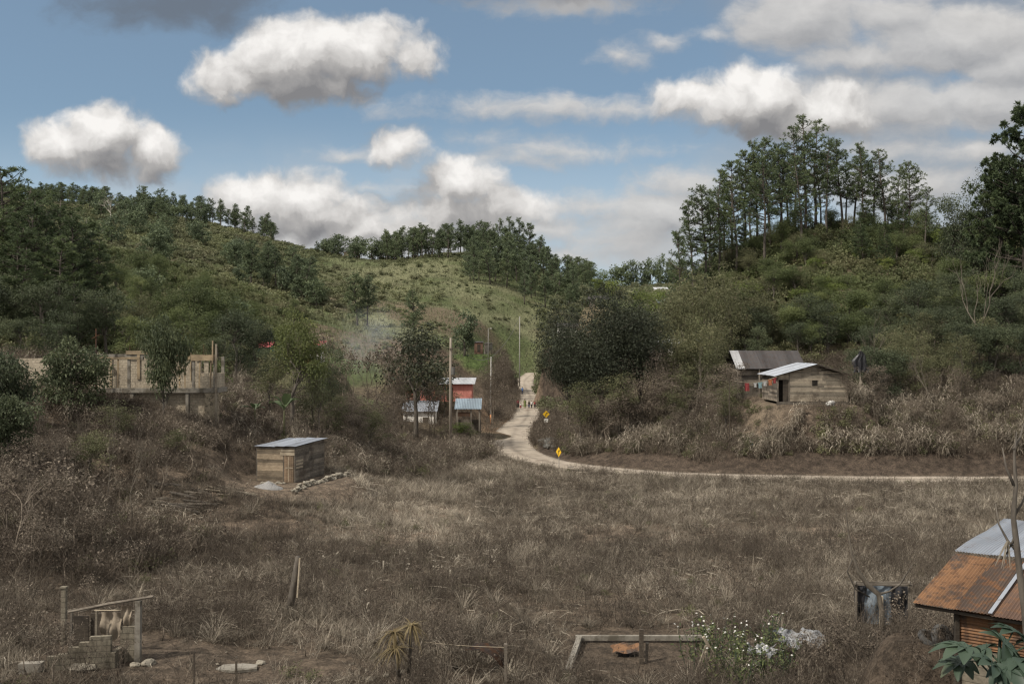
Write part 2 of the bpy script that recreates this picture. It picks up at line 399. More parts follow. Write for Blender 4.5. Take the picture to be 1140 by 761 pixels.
M['grass'] = foliage_mat('dry_grass_blades', (.062,.052,.042), (.235,.203,.160), (.54,.48,.39), .3, .8, .1, hue_obj=0.0)
M['slim_leaf'] = foliage_mat('slim_leaves', (.036,.048,.020), (.105,.122,.044), (.24,.25,.085), .32)
M['banana'] = foliage_mat('banana_leaves', (.03,.046,.024), (.066,.09,.042), (.13,.155,.075), .3, .45, .35)

# ------------------------------------------------------------------ ground
def ground():
    i, j = np.meshgrid(np.arange(NU-1), np.arange(NV-1), indexing='ij')
    a = (i*NV+j).ravel(); Q = np.stack([a, a+NV, a+NV+1, a+1], 1)
    V = np.stack([GX, GY, H], -1).reshape(-1,3)
    px = 570+F0*GX/GY
    # soil and plant cover colours by place; the middle slope carries painted sunlight
    dry = np.array([.135,.108,.083]); soil = np.array([.090,.071,.055]); green = np.array([.072,.088,.040]); sunlit_green = np.array([.14,.145,.083]); brown = np.array([.115,.088,.065])
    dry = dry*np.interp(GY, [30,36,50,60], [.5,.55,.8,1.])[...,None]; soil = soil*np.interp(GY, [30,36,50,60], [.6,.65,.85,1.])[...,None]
    w_hill = sstep(100, 150, GY + (fbm(GX/12, GY/12, 31)-0.5)*40 - 25*(px < 250))
    w_mid = sstep(190, 250, GY)*sstep(330, 430, px)*(1-sstep(640, 700, px))
    n1 = fbm(GX/14, GY/14, 41, 5); n2 = fbm(GX/4, GY/4, 43, 4)
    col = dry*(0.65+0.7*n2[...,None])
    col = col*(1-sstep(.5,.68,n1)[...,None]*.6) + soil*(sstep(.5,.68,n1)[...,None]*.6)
    g = green*(0.6+0.9*n2[...,None]); col = col*(1-w_hill[...,None]) + g*w_hill[...,None]
    lg = sunlit_green*(0.65+0.6*n2[...,None]); k = (w_mid*sstep(.3,.55,n1))[...,None]; col = col*(1-k)+lg*k  # pale grass of the middle slope, with its sunlight put into the colour
    k = (w_hill*sstep(.56,.66,fbm(GX/22, GY/22, 51))*(1-sstep(280,380,GY))*.8)[...,None]; col = col*(1-k)+brown*k
    k = (sstep(415,445,px)*(1-sstep(612,640,px))*(1-sstep(218,234,GY)))[...,None]*w_hill[...,None]; col = col*(1-k)+(brown*(.75+.6*n2[...,None]))*k
    k = (sstep(530,545,px)*(1-sstep(572,582,px))*sstep(124,132,GY)*(1-sstep(165,185,GY)))[...,None]; col = col*(1-k*.8)+np.array([.16,.105,.065])*(.6+.8*n2[...,None])*k*.8
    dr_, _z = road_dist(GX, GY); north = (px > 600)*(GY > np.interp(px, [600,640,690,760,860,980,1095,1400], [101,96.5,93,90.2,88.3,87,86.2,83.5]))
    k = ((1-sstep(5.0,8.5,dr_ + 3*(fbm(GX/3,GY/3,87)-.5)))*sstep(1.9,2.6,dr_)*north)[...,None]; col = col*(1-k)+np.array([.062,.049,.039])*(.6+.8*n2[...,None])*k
    # mown terrace beside the water tank
    k = ((1-sstep(5.5,7.5,np.hypot(GX-X(534,218),(GY-219)*1.25))))[...,None]; col = col*(1-k)+np.array([.06,.085,.032])*k
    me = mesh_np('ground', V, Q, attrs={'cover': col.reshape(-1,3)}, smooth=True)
    m, N, b, out = new_mat('ground_cover')
    c = N.attr('cover', 'Color'); geo = N.node('ShaderNodeNewGeometry'); pos = geo.outputs['Position']
    n = N.noise(pos, 1.6, 6, 0.7); n3 = N.noise(pos, 9.0, 4, 0.7)
    c = N.mix(1.0, c, N.mix(N.smooth(n, .28, .72), (.45,.45,.45), (1.45,1.4,1.35)), 'MULTIPLY')
    c = N.mix(1.0, c, N.mix(N.smooth(n3, .3, .7), (.6,.6,.6), (1.35,1.35,1.35)), 'MULTIPLY')
    N.put(b.inputs['Base Color'], c); b.inputs['Roughness'].default_value = .95; b.inputs['Specular IOR Level'].default_value = .1
    bn = N.node('ShaderNodeBump'); bn.inputs['Strength'].default_value = .6; bn.inputs['Distance'].default_value = .15
    N.put(bn.inputs['Height'], n3 + n); m.node_tree.links.new(bn.outputs[0], b.inputs['Normal'])
    tag(link('ground', me, m), kind='structure')
ground()
def road():
    n = len(RL); tan = np.gradient(RL[:, :2], axis=0); tan /= np.linalg.norm(tan, axis=1)[:,None]
    nor = np.stack([-tan[:,1], tan[:,0]], 1)
    TT = []
    offs = [-1.25,-1.0,-.72,-.45,-.2,0,.2,.45,.72,1.0,1.25]; V = []
    for i in range(n):
        for o in offs:
            j = 0.16*(vnoise(i*.4, o*3, 8)-.5) if abs(o) < 1.2 else 0.2*(vnoise(i*.7, o, 9)-.5)
            p = RL[i,:2] + nor[i]*(o*RW[i]+j)
            z = RL[i,2] + 0.03*(1-o*o) - (0.14 if abs(o) > 1.1 else 0) - (0.035 if abs(abs(o)-.45) < .01 else 0)
            V.append((p[0], p[1], z)); TT.append(min(1, .45*(abs(abs(o)-.45) < .3) + .35*vnoise(i*.25, o*4, 33) + .2*(abs(o) < .22)*0 - .3*(abs(o) > .9)))
    m_ = len(offs); Q = [(i*m_+k, i*m_+k+1, (i+1)*m_+k+1, (i+1)*m_+k) for i in range(n-1) for k in range(m_-1)]
    me = mesh_np('dirt_road', V, Q, attrs={'tint': np.array(TT)}, smooth=True)
    m, N, b, out = new_mat('road_dirt'); geo = N.node('ShaderNodeNewGeometry'); pos = geo.outputs['Position']
    c = N.mix(N.smooth(N.noise(pos, .8, 6, .65), .3, .7), (.23,.20,.166), (.34,.30,.255))
    c = N.mix(N.smooth(N.noise(pos, .25, 4, .6), .55, .7), c, (.19,.155,.125))
    c = N.mix(N.smooth(N.noise(pos, 5, 5, .7), .6, .75), c, (.15,.125,.10))
    c = N.mix(1.0, c, N.mix(N.attr('tint').clamp(), (.62,.60,.58), (1.22,1.2,1.16)), 'MULTIPLY')
    N.put(b.inputs['Base Color'], c); b.inputs['Roughness'].default_value = .95; b.inputs['Specular IOR Level'].default_value = .1
    bn = N.node('ShaderNodeBump'); bn.inputs['Strength'].default_value = .5; bn.inputs['Distance'].default_value = .05
    N.put(bn.inputs['Height'], N.noise(pos, 4, 6, .7)); m.node_tree.links.new(bn.outputs[0], b.inputs['Normal'])
    tag(link('dirt_road', me, m), kind='structure')
road()
# ------------------------------------------------------------------ plant building blocks
class MB:
    def __init__(s): s.V = []; s.Q = []; s.T = []; s.A = []; s.n = 0
    def add(s, V, Q=None, T=None, tint=0.5):
        V = np.asarray(V, float).reshape(-1,3)
        if Q is not None and len(Q): s.Q.append(np.asarray(Q).reshape(-1,4)+s.n)
        if T is not None and len(T): s.T.append(np.asarray(T).reshape(-1,3)+s.n)
        s.V.append(V); s.A.append(np.broadcast_to(np.asarray(tint, float), (len(V),)).copy()); s.n += len(V); return s
    def arrays(s):
        V = np.concatenate(s.V); A = np.concatenate(s.A)
        Q = np.concatenate(s.Q) if s.Q else np.zeros((0,4), int); T = np.concatenate(s.T) if s.T else np.zeros((0,3), int)
        return V, Q, T, A
    def mesh(s, name, smooth=False):
        V, Q, T, A = s.arrays(); return mesh_np(name, V, Q, T, {'tint': A}, smooth)
def unit(v): return v/np.maximum(np.linalg.norm(v, axis=-1, keepdims=True), 1e-9)
def tube(P, R, sides=6, cap=True):
    P = np.asarray(P, float); R = np.broadcast_to(np.asarray(R, float), (len(P),)); n = len(P)
    t = unit(np.gradient(P, axis=0)); ref = np.where(np.abs(t[:, 2:3]) > .9, np.array([[1.,0,0]]), np.array([[0,0,1.]]))
    a = unit(np.cross(t, ref)); b = np.cross(t, a)
    an = np.arange(sides)*2*PI/sides
    V = P[:,None] + R[:,None,None]*(np.cos(an)[None,:,None]*a[:,None] + np.sin(an)[None,:,None]*b[:,None])
    V = V.reshape(-1,3); i, k = np.meshgrid(np.arange(n-1), np.arange(sides), indexing='ij')
    i = i.ravel(); k = k.ravel(); k2 = (k+1) % sides
    Q = np.stack([i*sides+k, i*sides+k2, (i+1)*sides+k2, (i+1)*sides+k], 1); T = []
    if cap:
        V = np.vstack([V, P[-1:], P[:1]]); c = n*sides
        T = [((n-1)*sides+k, (n-1)*sides+(k+1) % sides, c) for k in range(sides)] + [((k+1) % sides, k, c+1) for k in range(sides)]
    return V, Q, np.array(T, int).reshape(-1,3)
def leaves(rng, P, D, L, W, tint, droop=0.0):
    """rhombic leaves at P pointing along D"""
    n = len(P); L = np.broadcast_to(L, (n,))[:,None]; W = np.broadcast_to(W, (n,))[:,None]
    D = unit(D); s = unit(np.cross(D, unit(rng.normal(size=(n,3))+np.array([0,0,.4]))))
    b = P; m = P + D*L*.45; tip = P + D*L + np.array([0,0,-1.])*L*droop
    V = np.stack([b, m+s*W*.5, tip, m-s*W*.5], 1).reshape(-1,3)
    Q = np.arange(4*n).reshape(-1,4); return V, Q, np.repeat(tint, 4)
def strips(P, D, L, W, bend, side, seg=3, tint=0.5):
    """curved tapering blades; bend = vector added by the square of the run"""
    n = len(P); D = unit(D); L = np.broadcast_to(L, (n,))[:,None]; W = np.broadcast_to(W, (n,))[:,None]; V = []
    for k in range(seg+1):
        t = k/seg; c = P + D*L*t + bend*L*t*t; w = W*.5*(1-.85*t*t)
        V += [c-side*w, c+side*w]
    V = np.stack(V, 1); m = 2*(seg+1)
    q = np.array([[2*k, 2*k+1, 2*k+3, 2*k+2] for k in range(seg)])
    Q = (np.arange(n)[:,None,None]*m + q[None]).reshape(-1,4)
    return V.reshape(-1,3), Q, np.repeat(np.broadcast_to(tint, (n,)), m)

def broadleaf(seed, H=8.0, W=6.0, base=.28, clumps=46, per=70, leaf=.22, trunk_r=.16, open_=.0, lean=.0, multi=1, flat=1.0):
    rng = np.random.default_rng(seed); tr = MB(); cr = MB()
    cz = H*(base+1)/2; rz = H*(1-base)/2
    # crown lobes: uneven outline from a handful of overlapping masses
    nl = 5 + int(rng.integers(0,3)); lobes = []
    for i in range(nl):
        a = rng.uniform(0, 2*PI); r = rng.uniform(.15,.55)*W/2; z = cz + rng.uniform(-.6,.62)*rz
        lobes.append((np.array([math.cos(a)*r+lean*z, math.sin(a)*r, z]), rng.uniform(.42,.62)))
    lobes.append((np.array([lean*H*.8, 0, cz+rz*.45]), .5))
    cps = []
    while len(cps) < clumps:
        c, s = lobes[int(rng.integers(len(lobes)))]; d = unit(rng.normal(size=3)); rad = s*rng.uniform(.55,1.0)
        p = c + d*np.array([W/2*rad, W/2*rad, rz*rad*flat])
        if p[2] < H*base*.8 or p[2] > H*1.02: continue
        cps.append(p)
    cps = np.array(cps)
    k = trunk_r; tops = []
    for m in range(multi):
        off = np.array([rng.uniform(-.35,.35), rng.uniform(-.35,.35), 0])*(multi > 1); h = H*rng.uniform(.5,.72)
        n = 7; P = np.array([off + np.array([lean*h*(t**1.4)+rng.normal()*.03*H*t, rng.normal()*.03*H*t, h*t-.3*(t == 0)]) for t in np.linspace(0,1,n)])
        R = k*np.linspace(1.25,.42,n)/math.sqrt(multi); R[0] *= 1.3; tr.add(*tube(P, R, 7)); tops.append((P, R))
    for ci in rng.permutation(len(cps))[:int(len(cps)*.6)]:
        c = cps[ci]; P, R = tops[int(rng.integers(len(tops)))]
        hz = np.clip(c[2]-rng.uniform(.2,.45)*H*.6, H*base*.45, P[-1][2]); j = int(np.argmin(abs(P[:,2]-hz))); a = P[j]
        mid = (a+c)/2 + rng.normal(size=3)*.05*H; mid[2] += .03*H
        tr.add(*tube([a, (a+mid)/2+rng.normal(size=3)*.02*H, mid, c], np.array([.42,.30,.2,.08])*R[j], 4, cap=False))
    rc = W*.125
    for c in cps:
        n = int(per*rng.uniform(.6,1.3)); r = rc*rng.uniform(.7,1.35)
        d = unit(rng.normal(size=(n,3))); q = d*(rng.uniform(.25,1,size=(n,1))**.6)*np.array([1.15,1.15,.72])*r
        D = d*.7 + rng.normal(size=(n,3))*.55 + np.array([0,0,-.12])
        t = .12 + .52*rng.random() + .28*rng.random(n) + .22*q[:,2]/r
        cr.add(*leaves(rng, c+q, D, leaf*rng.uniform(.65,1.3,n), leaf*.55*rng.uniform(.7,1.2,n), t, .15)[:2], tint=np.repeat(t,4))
    return tr.mesh('trunk', True), cr.mesh('crown')

def pine(seed, H=14.0, base=.42, spread=2.6, whorls=16, needle=.42, nw=.075, tuft=20, trunk_r=.19, drop=.22, lean=.0, conic=.0):
    rng = np.random.default_rng(seed); tr = MB(); cr = MB(); n = 9
    wob = np.cumsum(rng.normal(size=(n,2))*.010*H, axis=0)
    tz = np.linspace(-.03,1,n); P = np.stack([wob[:,0]*tz+lean*H*tz, wob[:,1]*tz, tz*H], 1); R = trunk_r*np.linspace(1.1,.16,n); R[0] *= 1.25
    tr.add(*tube(P, R, 7))
    for w in range(whorls):
        t = (w+rng.uniform(.0,.8))/whorls; z = H*(base + (1-base)*t*.97)
        a0 = np.array([np.interp(z, P[:,2], P[:,0]), np.interp(z, P[:,2], P[:,1]), z])
        round_ = math.sin(PI*min(1, .20+.74*t))**.8
        Lm = spread*((1-conic)*(.30+.78*round_) + conic*(1.12-t))*(.92 if t < .9 else .6)
        for b in range(int(rng.integers(3,6))):
            if rng.random() < drop: continue
            az = rng.uniform(0, 2*PI); L = Lm*rng.uniform(.45,1.18); up = rng.uniform(-.05,.42)+.35*t
            d = np.array([math.cos(az), math.sin(az), up]); p1 = a0 + d*L*.55; p2 = a0 + d*L + np.array([0,0,.16*L])
            tr.add(*tube([a0, p1, p2], np.array([.055,.035,.015])*(.6+L/3), 3, cap=False))
            spots = [(.5,.12),(.72,.22),(.88,.26),(1.0,.10),(1.0,.3)] if L > 1.0 else [(.6,.12),(1.,.12)]
            for (s, j) in spots:
                c = a0 + (p1-a0)*min(1, s/.55) if s <= .55 else p1 + (p2-p1)*(s-.55)/.45
                c = c + rng.normal(size=3)*j*L*np.array([.5,.5,.28]); m = int(tuft*rng.uniform(.6,1.25))
                dd = unit(rng.normal(size=(m,3)) + d*.5 + np.array([0,0,.35]))
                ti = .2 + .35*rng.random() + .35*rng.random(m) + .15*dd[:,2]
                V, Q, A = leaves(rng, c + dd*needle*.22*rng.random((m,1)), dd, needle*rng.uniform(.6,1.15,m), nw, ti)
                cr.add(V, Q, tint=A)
    return tr.mesh('trunk', True), cr.mesh('crown')

def bare_tree(seed, H=6.0, spread=.5, r=.09, depth=4, leafy=0):
    rng = np.random.default_rng(seed); tr = MB(); tips = []
    def grow(p, d, L, r, k):
        m = p + d*L*.5 + rng.normal(size=3)*L*.06; e = p + d*L + rng.normal(size=3)*L*.08
        tr.add(*tube([p, m, e], [r, r*.85, r*.66], 5 if k > 1 else 3, cap=k == depth), tint=rng.random())
        if k == 0: tips.append(e); return
        for i in range(int(rng.integers(2,4))):
            nd = unit(d + unit(rng.normal(size=3))*spread + np.array([0,0,.16])); grow(e if i < 2 else m, nd, L*rng.uniform(.58,.85), r*.62, k-1)
    grow(np.array([0,0,-.2]), unit(np.array([rng.normal()*.08, rng.normal()*.08, 1])), H*.36, r, depth)
    cr = None
    if leafy:
        cr = MB(); t = np.array(tips); n = len(t)*leafy; c = np.repeat(t, leafy, 0) + rng.normal(size=(n,3))*.22
        cr.add(*leaves(rng, c, rng.normal(size=(n,3)), .22, .12, rng.random(n))[:2], tint=np.repeat(rng.random(n),4)); cr = cr.mesh('crown')
    return tr.mesh('trunk', True), cr

def banana(seed, H=4.0, n=9, ragged=.5):
    rng = np.random.default_rng(seed); tr = MB(); cr = MB(); h = H*.5
    tr.add(*tube([[0,0,-.2],[.03,0,h*.5],[.05,.03,h]], [.15,.12,.08], 7))
    for i in range(n):
        a = i*2.4+rng.normal()*.3; up = rng.uniform(.5,1.7); d = unit(np.array([math.cos(a), math.sin(a), up])); L = H*rng.uniform(.42,.62); w = L*.2
        side = unit(np.cross(d, [0,0,1])); seg = 7; C0 = [np.array([.05,.03,h]) + d*L*t + np.array([0,0,-1])*L*.42*t**2.2 for t in np.linspace(0,1,seg+1)]
        for sgn in (-1,1):
            V = []
            for k, c in enumerate(C0):
                t = k/seg; ww = w*math.sin(PI*min(1,.08+.92*t))**.6*(1 if t > .18 else .15); ww *= 1-ragged*.5*rng.random()
                V += [c, c+side*sgn*ww+np.array([0,0,.25*ww])]
            cr.add(V, [[2*k,2*k+1,2*k+3,2*k+2] for k in range(seg)], tint=.3+.4*rng.random())
    return tr.mesh('trunk', True), cr.mesh('crown')

# ------------------------------------------------------------------ plants of the "stuff" layers (arrays, repeated and written as one mesh)
def proto_bush(seed, R=1.0, clumps=9, per=34, leaf=.22):
    rng = np.random.default_rng(seed); b = MB()
    for i in range(clumps):
        a = rng.uniform(0,2*PI); r = rng.uniform(0,.75)*R; c = np.array([math.cos(a)*r, math.sin(a)*r, rng.uniform(.15,.9)*R*(1.1-.5*r/R)]); rr = R*rng.uniform(.25,.42)
        d = unit(rng.normal(size=(per,3))); q = d*rng.uniform(.4,1,(per,1))*rr
        t = .2+.45*rng.random()+.3*rng.random(per)+.1*d[:,2]
        V, Q, A = leaves(rng, c+q, d*.6+rng.normal(size=(per,3))*.6+np.array([0,0,.1]), leaf*rng.uniform(.6,1.3,per), leaf*.5, t, .1); b.add(V, Q, tint=A)
    return b.arrays()
def proto_dry(seed, H=1.3, stems=18, leafn=60, leaf=.10, w=.02):
    rng = np.random.default_rng(seed); b = MB()
    P = np.zeros((stems,3)); P[:,:2] = rng.normal(size=(stems,2))*.16*H; P[:,2] = -.1
    D = unit(np.concatenate([rng.normal(size=(stems,2))*.36, np.ones((stems,1))],1)); L = H*rng.uniform(.55,1.15,stems)
    sd_ = unit(rng.normal(size=(stems,3))*np.array([1,1,.05])); bend = np.concatenate([rng.normal(size=(stems,2))*.2, -.08*np.ones((stems,1))],1)
    V, Q, A = strips(P, D, L, w, bend, sd_, 3, .35+.5*rng.random(stems)); b.add(V, Q, tint=A)
    m = stems*4; i = rng.integers(0, stems, m); t = rng.uniform(.35,.95,m)[:,None]
    p = P[i]+D[i]*L[i][:,None]*t+bend[i]*L[i][:,None]*t*t; d = unit(D[i]*.5+rng.normal(size=(m,3))*.6); l = H*rng.uniform(.15,.38,m)
    V, Q, A = strips(p, d, l, w*.7, rng.normal(size=(m,3))*.15, unit(rng.normal(size=(m,3))), 2, .25+.6*rng.random(m)); b.add(V, Q, tint=A)
    if leafn:
        k = rng.integers(0, m, leafn); q = p[k]+d[k]*l[k][:,None]*rng.uniform(.2,1,(leafn,1))
        V, Q, A = leaves(rng, q, rng.normal(size=(leafn,3))+np.array([0,0,-.5]), leaf*rng.uniform(.5,1.4,leafn), leaf*.5, rng.random(leafn), .2); b.add(V, Q, tint=A)
    return b.arrays()
def proto_cane(seed, H=2.2, stems=7, lv=9, w=.055):
    rng = np.random.default_rng(seed); b = MB()
    P = np.zeros((stems,3)); P[:,:2] = rng.normal(size=(stems,2))*.28; P[:,2] = -.1
    D = unit(np.concatenate([rng.normal(size=(stems,2))*.22, np.ones((stems,1))],1)); L = H*rng.uniform(.6,1.1,stems); bend = np.concatenate([rng.normal(size=(stems,2))*.14, -.05*np.ones((stems,1))],1)
    V, Q, A = strips(P, D, L, .035, bend, unit(rng.normal(size=(stems,3))*np.array([1,1,.02])), 3, .5+.4*rng.random(stems)); b.add(V, Q, tint=A)
    m = stems*lv; i = rng.integers(0, stems, m); t = rng.uniform(.2,1,m)[:,None]; p = P[i]+D[i]*L[i][:,None]*t+bend[i]*L[i][:,None]*t*t
    az = rng.uniform(0,2*PI,m); d = np.stack([np.cos(az), np.sin(az), rng.uniform(.1,1.3,m)],1); sd_ = np.stack([-np.sin(az), np.cos(az), 0*az],1)
    V, Q, A = strips(p, d, rng.uniform(.45,1.0,m), w*rng.uniform(.6,1.3,m), np.array([0,0,-1.])*rng.uniform(.35,1.1,(m,1)), sd_, 4, .35+.6*rng.random(m)); b.add(V, Q, tint=A)
    return b.arrays()
def proto_tuft(seed, n=44, H=.9, w=.022):
    rng = np.random.default_rng(seed); az = rng.uniform(0,2*PI,n); o = np.stack([np.cos(az),np.sin(az),0*az],1); r = rng.uniform(.02,.22,(n,1)); k = rng.uniform(.15,.75,(n,1))
    V, Q, A = strips(o*r, o*k+np.array([0,0,1.])+rng.normal(size=(n,3))*.15, H*rng.uniform(.5,1.15,n), w, o*rng.uniform(.1,.5,(n,1))-np.array([0,0,1.])*rng.uniform(.1,.5,(n,1)), np.stack([-np.sin(az),np.cos(az),0*az],1), 3, .3+.5*rng.random(n))
    return V, Q, np.zeros((0,3),int), A
class Stuff:
    """collects transformed copies of array plants and writes ONE mesh"""
    def __init__(s): s.mb = MB()
    def spread(s, protos, P, S, seed, tint=None, zs=None):
        rng = np.random.default_rng(seed); idx = rng.integers(0, len(protos), len(P)); a = rng.uniform(0,2*PI,len(P)); S = np.broadcast_to(S, (len(P),))
        zs = np.ones(len(P)) if zs is None else zs; tint = np.zeros(len(P)) if tint is None else tint
        for k, (V, Q, T, A) in enumerate(protos):
            m = np.where(idx == k)[0]
            if not len(m): continue
            ca, sa = np.cos(a[m])[:,None], np.sin(a[m])[:,None]; sc = S[m][:,None]
            W = np.stack([(V[None,:,0]*ca-V[None,:,1]*sa)*sc, (V[None,:,0]*sa+V[None,:,1]*ca)*sc, V[None,:,2]*sc*zs[m][:,None]], -1) + P[m][:,None,:]
            off = (np.arange(len(m))*len(V))[:,None,None]
            s.mb.add(W.reshape(-1,3), (Q[None]+off).reshape(-1,4) if len(Q) else None, (T[None]+off).reshape(-1,3) if len(T) else None, (A[None]+tint[m][:,None]).ravel())
        return s
    def build(s, name, mat, label=None, cat=None, group=None):
        return tag(link(name, s.mb.mesh(name), mat), label, cat, group, 'stuff')

# places kept clear of plants: (x, y, radius)
CLEAR = [(a, b, r) for (a, b, c, r, s) in PADS]
CLEAR = [c for c in CLEAR if not (c[1] == 26.8)]
def scatter(n, px0, px1, Y0, Y1, seed, keep=None, road=2.4, dens=None):
    rng = np.random.default_rng(seed); Y = np.sqrt(rng.uniform(Y0**2, Y1**2, n)); px = rng.uniform(px0, px1, n); x = (px-570)/F0*Y
    ok = np.ones(n, bool)
    for (a, b, r) in CLEAR: ok &= np.hypot(x-a, Y-b) > r*.85
    d, _ = road_dist(x, Y); ok &= d > road
    if keep is not None: ok &= keep(px, x, Y, rng)
    x = x[ok]; Y = Y[ok]; return np.stack([x, Y, gz(x, Y)], 1), px[ok]
# ------------------------------------------------------------------ tree kinds
random.seed(4)
def kind(meshes, bark, leaf):
    tr, cr = meshes; tr.materials.append(bark)
    if cr is not None: cr.materials.append(leaf)
    return (tr, cr)
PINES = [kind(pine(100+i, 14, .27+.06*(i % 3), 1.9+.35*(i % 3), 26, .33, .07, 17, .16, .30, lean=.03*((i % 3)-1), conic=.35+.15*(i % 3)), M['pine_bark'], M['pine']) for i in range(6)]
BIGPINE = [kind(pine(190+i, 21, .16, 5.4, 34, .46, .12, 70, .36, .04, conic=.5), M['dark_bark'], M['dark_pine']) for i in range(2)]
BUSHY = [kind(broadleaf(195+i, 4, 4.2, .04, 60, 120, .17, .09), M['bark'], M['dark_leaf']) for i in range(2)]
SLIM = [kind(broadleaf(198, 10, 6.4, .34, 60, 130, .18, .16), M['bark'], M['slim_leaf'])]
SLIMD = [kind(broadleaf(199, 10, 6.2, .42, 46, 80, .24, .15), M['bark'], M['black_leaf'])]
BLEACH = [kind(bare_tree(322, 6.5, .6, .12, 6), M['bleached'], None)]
FARD = [kind(broadleaf(285+i, 8, 7.2, .14, 34, 44, .55, .2), M['bark'], M['hazed_pine']) for i in range(3)]
FPINES = [kind(pine(140+i, 11, .16+.09*(i % 3), 1.9+.3*(i % 2), 18, .58, .14, 10, .16, .15, lean=.03*((i % 3)-1), conic=.3+.2*(i % 3)), M['pine_bark'], M['hazed_pine']) for i in range(5)]
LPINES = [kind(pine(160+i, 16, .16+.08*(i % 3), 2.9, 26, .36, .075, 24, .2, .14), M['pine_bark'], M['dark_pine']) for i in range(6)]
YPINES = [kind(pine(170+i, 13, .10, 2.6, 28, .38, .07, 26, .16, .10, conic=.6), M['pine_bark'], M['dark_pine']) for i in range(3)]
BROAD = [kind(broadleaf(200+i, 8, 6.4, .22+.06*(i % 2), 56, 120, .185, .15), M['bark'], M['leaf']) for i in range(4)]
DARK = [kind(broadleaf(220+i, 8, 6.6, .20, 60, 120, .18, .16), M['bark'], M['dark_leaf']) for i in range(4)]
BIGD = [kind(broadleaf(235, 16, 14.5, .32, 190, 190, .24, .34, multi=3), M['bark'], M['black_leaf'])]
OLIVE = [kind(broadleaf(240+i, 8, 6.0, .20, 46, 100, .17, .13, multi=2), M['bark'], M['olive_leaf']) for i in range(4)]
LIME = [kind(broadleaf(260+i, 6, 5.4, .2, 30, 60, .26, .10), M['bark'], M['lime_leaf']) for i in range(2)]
FARB = [kind(broadleaf(280+i, 8, 7.6, .12, 30, 40, .62, .2), M['bark'], M['hazed_leaf']) for i in range(4)]
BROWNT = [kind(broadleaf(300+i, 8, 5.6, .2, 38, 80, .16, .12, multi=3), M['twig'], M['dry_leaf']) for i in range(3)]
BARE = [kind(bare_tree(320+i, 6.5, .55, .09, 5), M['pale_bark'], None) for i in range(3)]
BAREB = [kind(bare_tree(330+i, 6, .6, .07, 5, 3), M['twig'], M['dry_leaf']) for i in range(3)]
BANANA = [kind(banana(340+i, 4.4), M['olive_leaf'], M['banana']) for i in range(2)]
HEIGHT = {}
def mesh_h(me):
    if me.name not in HEIGHT:
        co = np.empty(len(me.vertices)*3, np.float32); me.vertices.foreach_get('co', co); HEIGHT[me.name] = float(np.percentile(co[2::3], 99.8))
    return HEIGHT[me.name]
_k = [0]
def tree(kinds, px, Y, top, label, name='tree', cat='tree', group=None, wide=1.0, variant=None, rz=None):
    """a tree rooted on the ground at this bearing and distance, tall enough to reach the surveyed sight line `top`"""
    _k[0] += 1; r = random.Random(_k[0]*7919)
    k = kinds[variant if variant is not None else r.randrange(len(kinds))]
    x = X(px, Y); z = gzf(x, Y); h = max(1.0, Z(top, Y)-z); s = h/max(mesh_h(k[1] or k[0]), mesh_h(k[0]))
    sw = s**.75*wide*(1 if wide != 1 else r.uniform(.88,1.15))
    t = thing(name, label, cat, (x, Y, z), r.uniform(0,2*PI) if rz is None else rz, group); t.scale = (sw, sw, s)
    link('trunk', k[0], None, t)
    if k[1] is not None: link('crown', k[1], None, t)
    return t
def grove(kinds, n, px0, px1, Y0, Y1, h0, h1, label, group, seed, name='tree', wide=1.0, keep=None):
    P, pxs = scatter(n*6, px0, px1, Y0, Y1, seed, keep, 4.5); r = random.Random(seed); got = []
    for p in P:
        if len(got) >= n: break
        if any((p[0]-q[0])**2+(p[1]-q[1])**2 < (2.2 if Y1 < 200 else 3.5)**2 for q in got): continue
        got.append(p); h = r.uniform(h0, h1); Yp = float(p[1]); zb = float(p[2])
        top = 380.5 - (zb+h-CAMZ)*F0/Yp
        tree(kinds, 570+F0*p[0]/Yp, Yp, top, label, name=name, group=group, wide=wide*r.uniform(.85,1.2))

# ---- left: tall conifers and leafy trees close above the half-built house
for px, Y, top, var, lab in [(5,112,183,0,'tallest dark pine at the left border of the view'),(-34,114,196,1,None),(32,118,206,2,'open pine second from the left border, just right of the tallest one'),
        (56,114,232,None,None),(68,124,220,3,'pine with thin top rising behind the left trees'),(18,102,252,None,None),(94,120,244,4,None),(44,104,262,None,None),(-14,106,226,5,None)]:
    tree(LPINES, px, Y, top, lab or 'dark pine in the close stand at the left border', 'pine_tree', group=None if lab else 'dark pines of the left stand', variant=var, wide=1.35)
for px, Y, top in [(40,106,222),(80,110,240),(104,116,268),(64,101,262),(-10,104,236),(22,98,276)]:
    tree(YPINES, px, Y, top, 'feathery young pine branched almost to the ground in the left stand', 'pine_tree', group='young pines of the left stand', wide=1.3)
for px, Y, top in [(10,97,305),(46,95,312),(84,98,318),(-22,95,300),(118,101,322),(66,90,345),(22,88,352)]:
    tree(DARK, px, Y, top, 'dark leafy tree under the pines at the left border', 'leafy_tree', group='dark leafy trees left of the half-built house')
for px, Y, top in [(150,107,326),(186,112,318),(216,117,310),(250,121,322),(140,96,350),(205,103,340),(176,98,352),(232,108,345)]:
    tree(BROAD+OLIVE[:1], px, Y, top, 'green leafy tree on the slope behind the half-built house', 'leafy_tree', group='leafy trees behind the half-built house')
tree(BUSHY, 78, 71, 376, 'round dense evergreen bush tree hiding the block wall', 'leafy_tree', wide=.98, variant=0)
tree(BUSHY, 182, 73.5, 351, 'tall dark shrub tree hiding the middle of the half-built house', 'leafy_tree', wide=.5, variant=1)
tree(BUSHY, 2, 66, 392, 'dark green bush at the left border below the block wall', 'bush', 'bush', wide=.75)
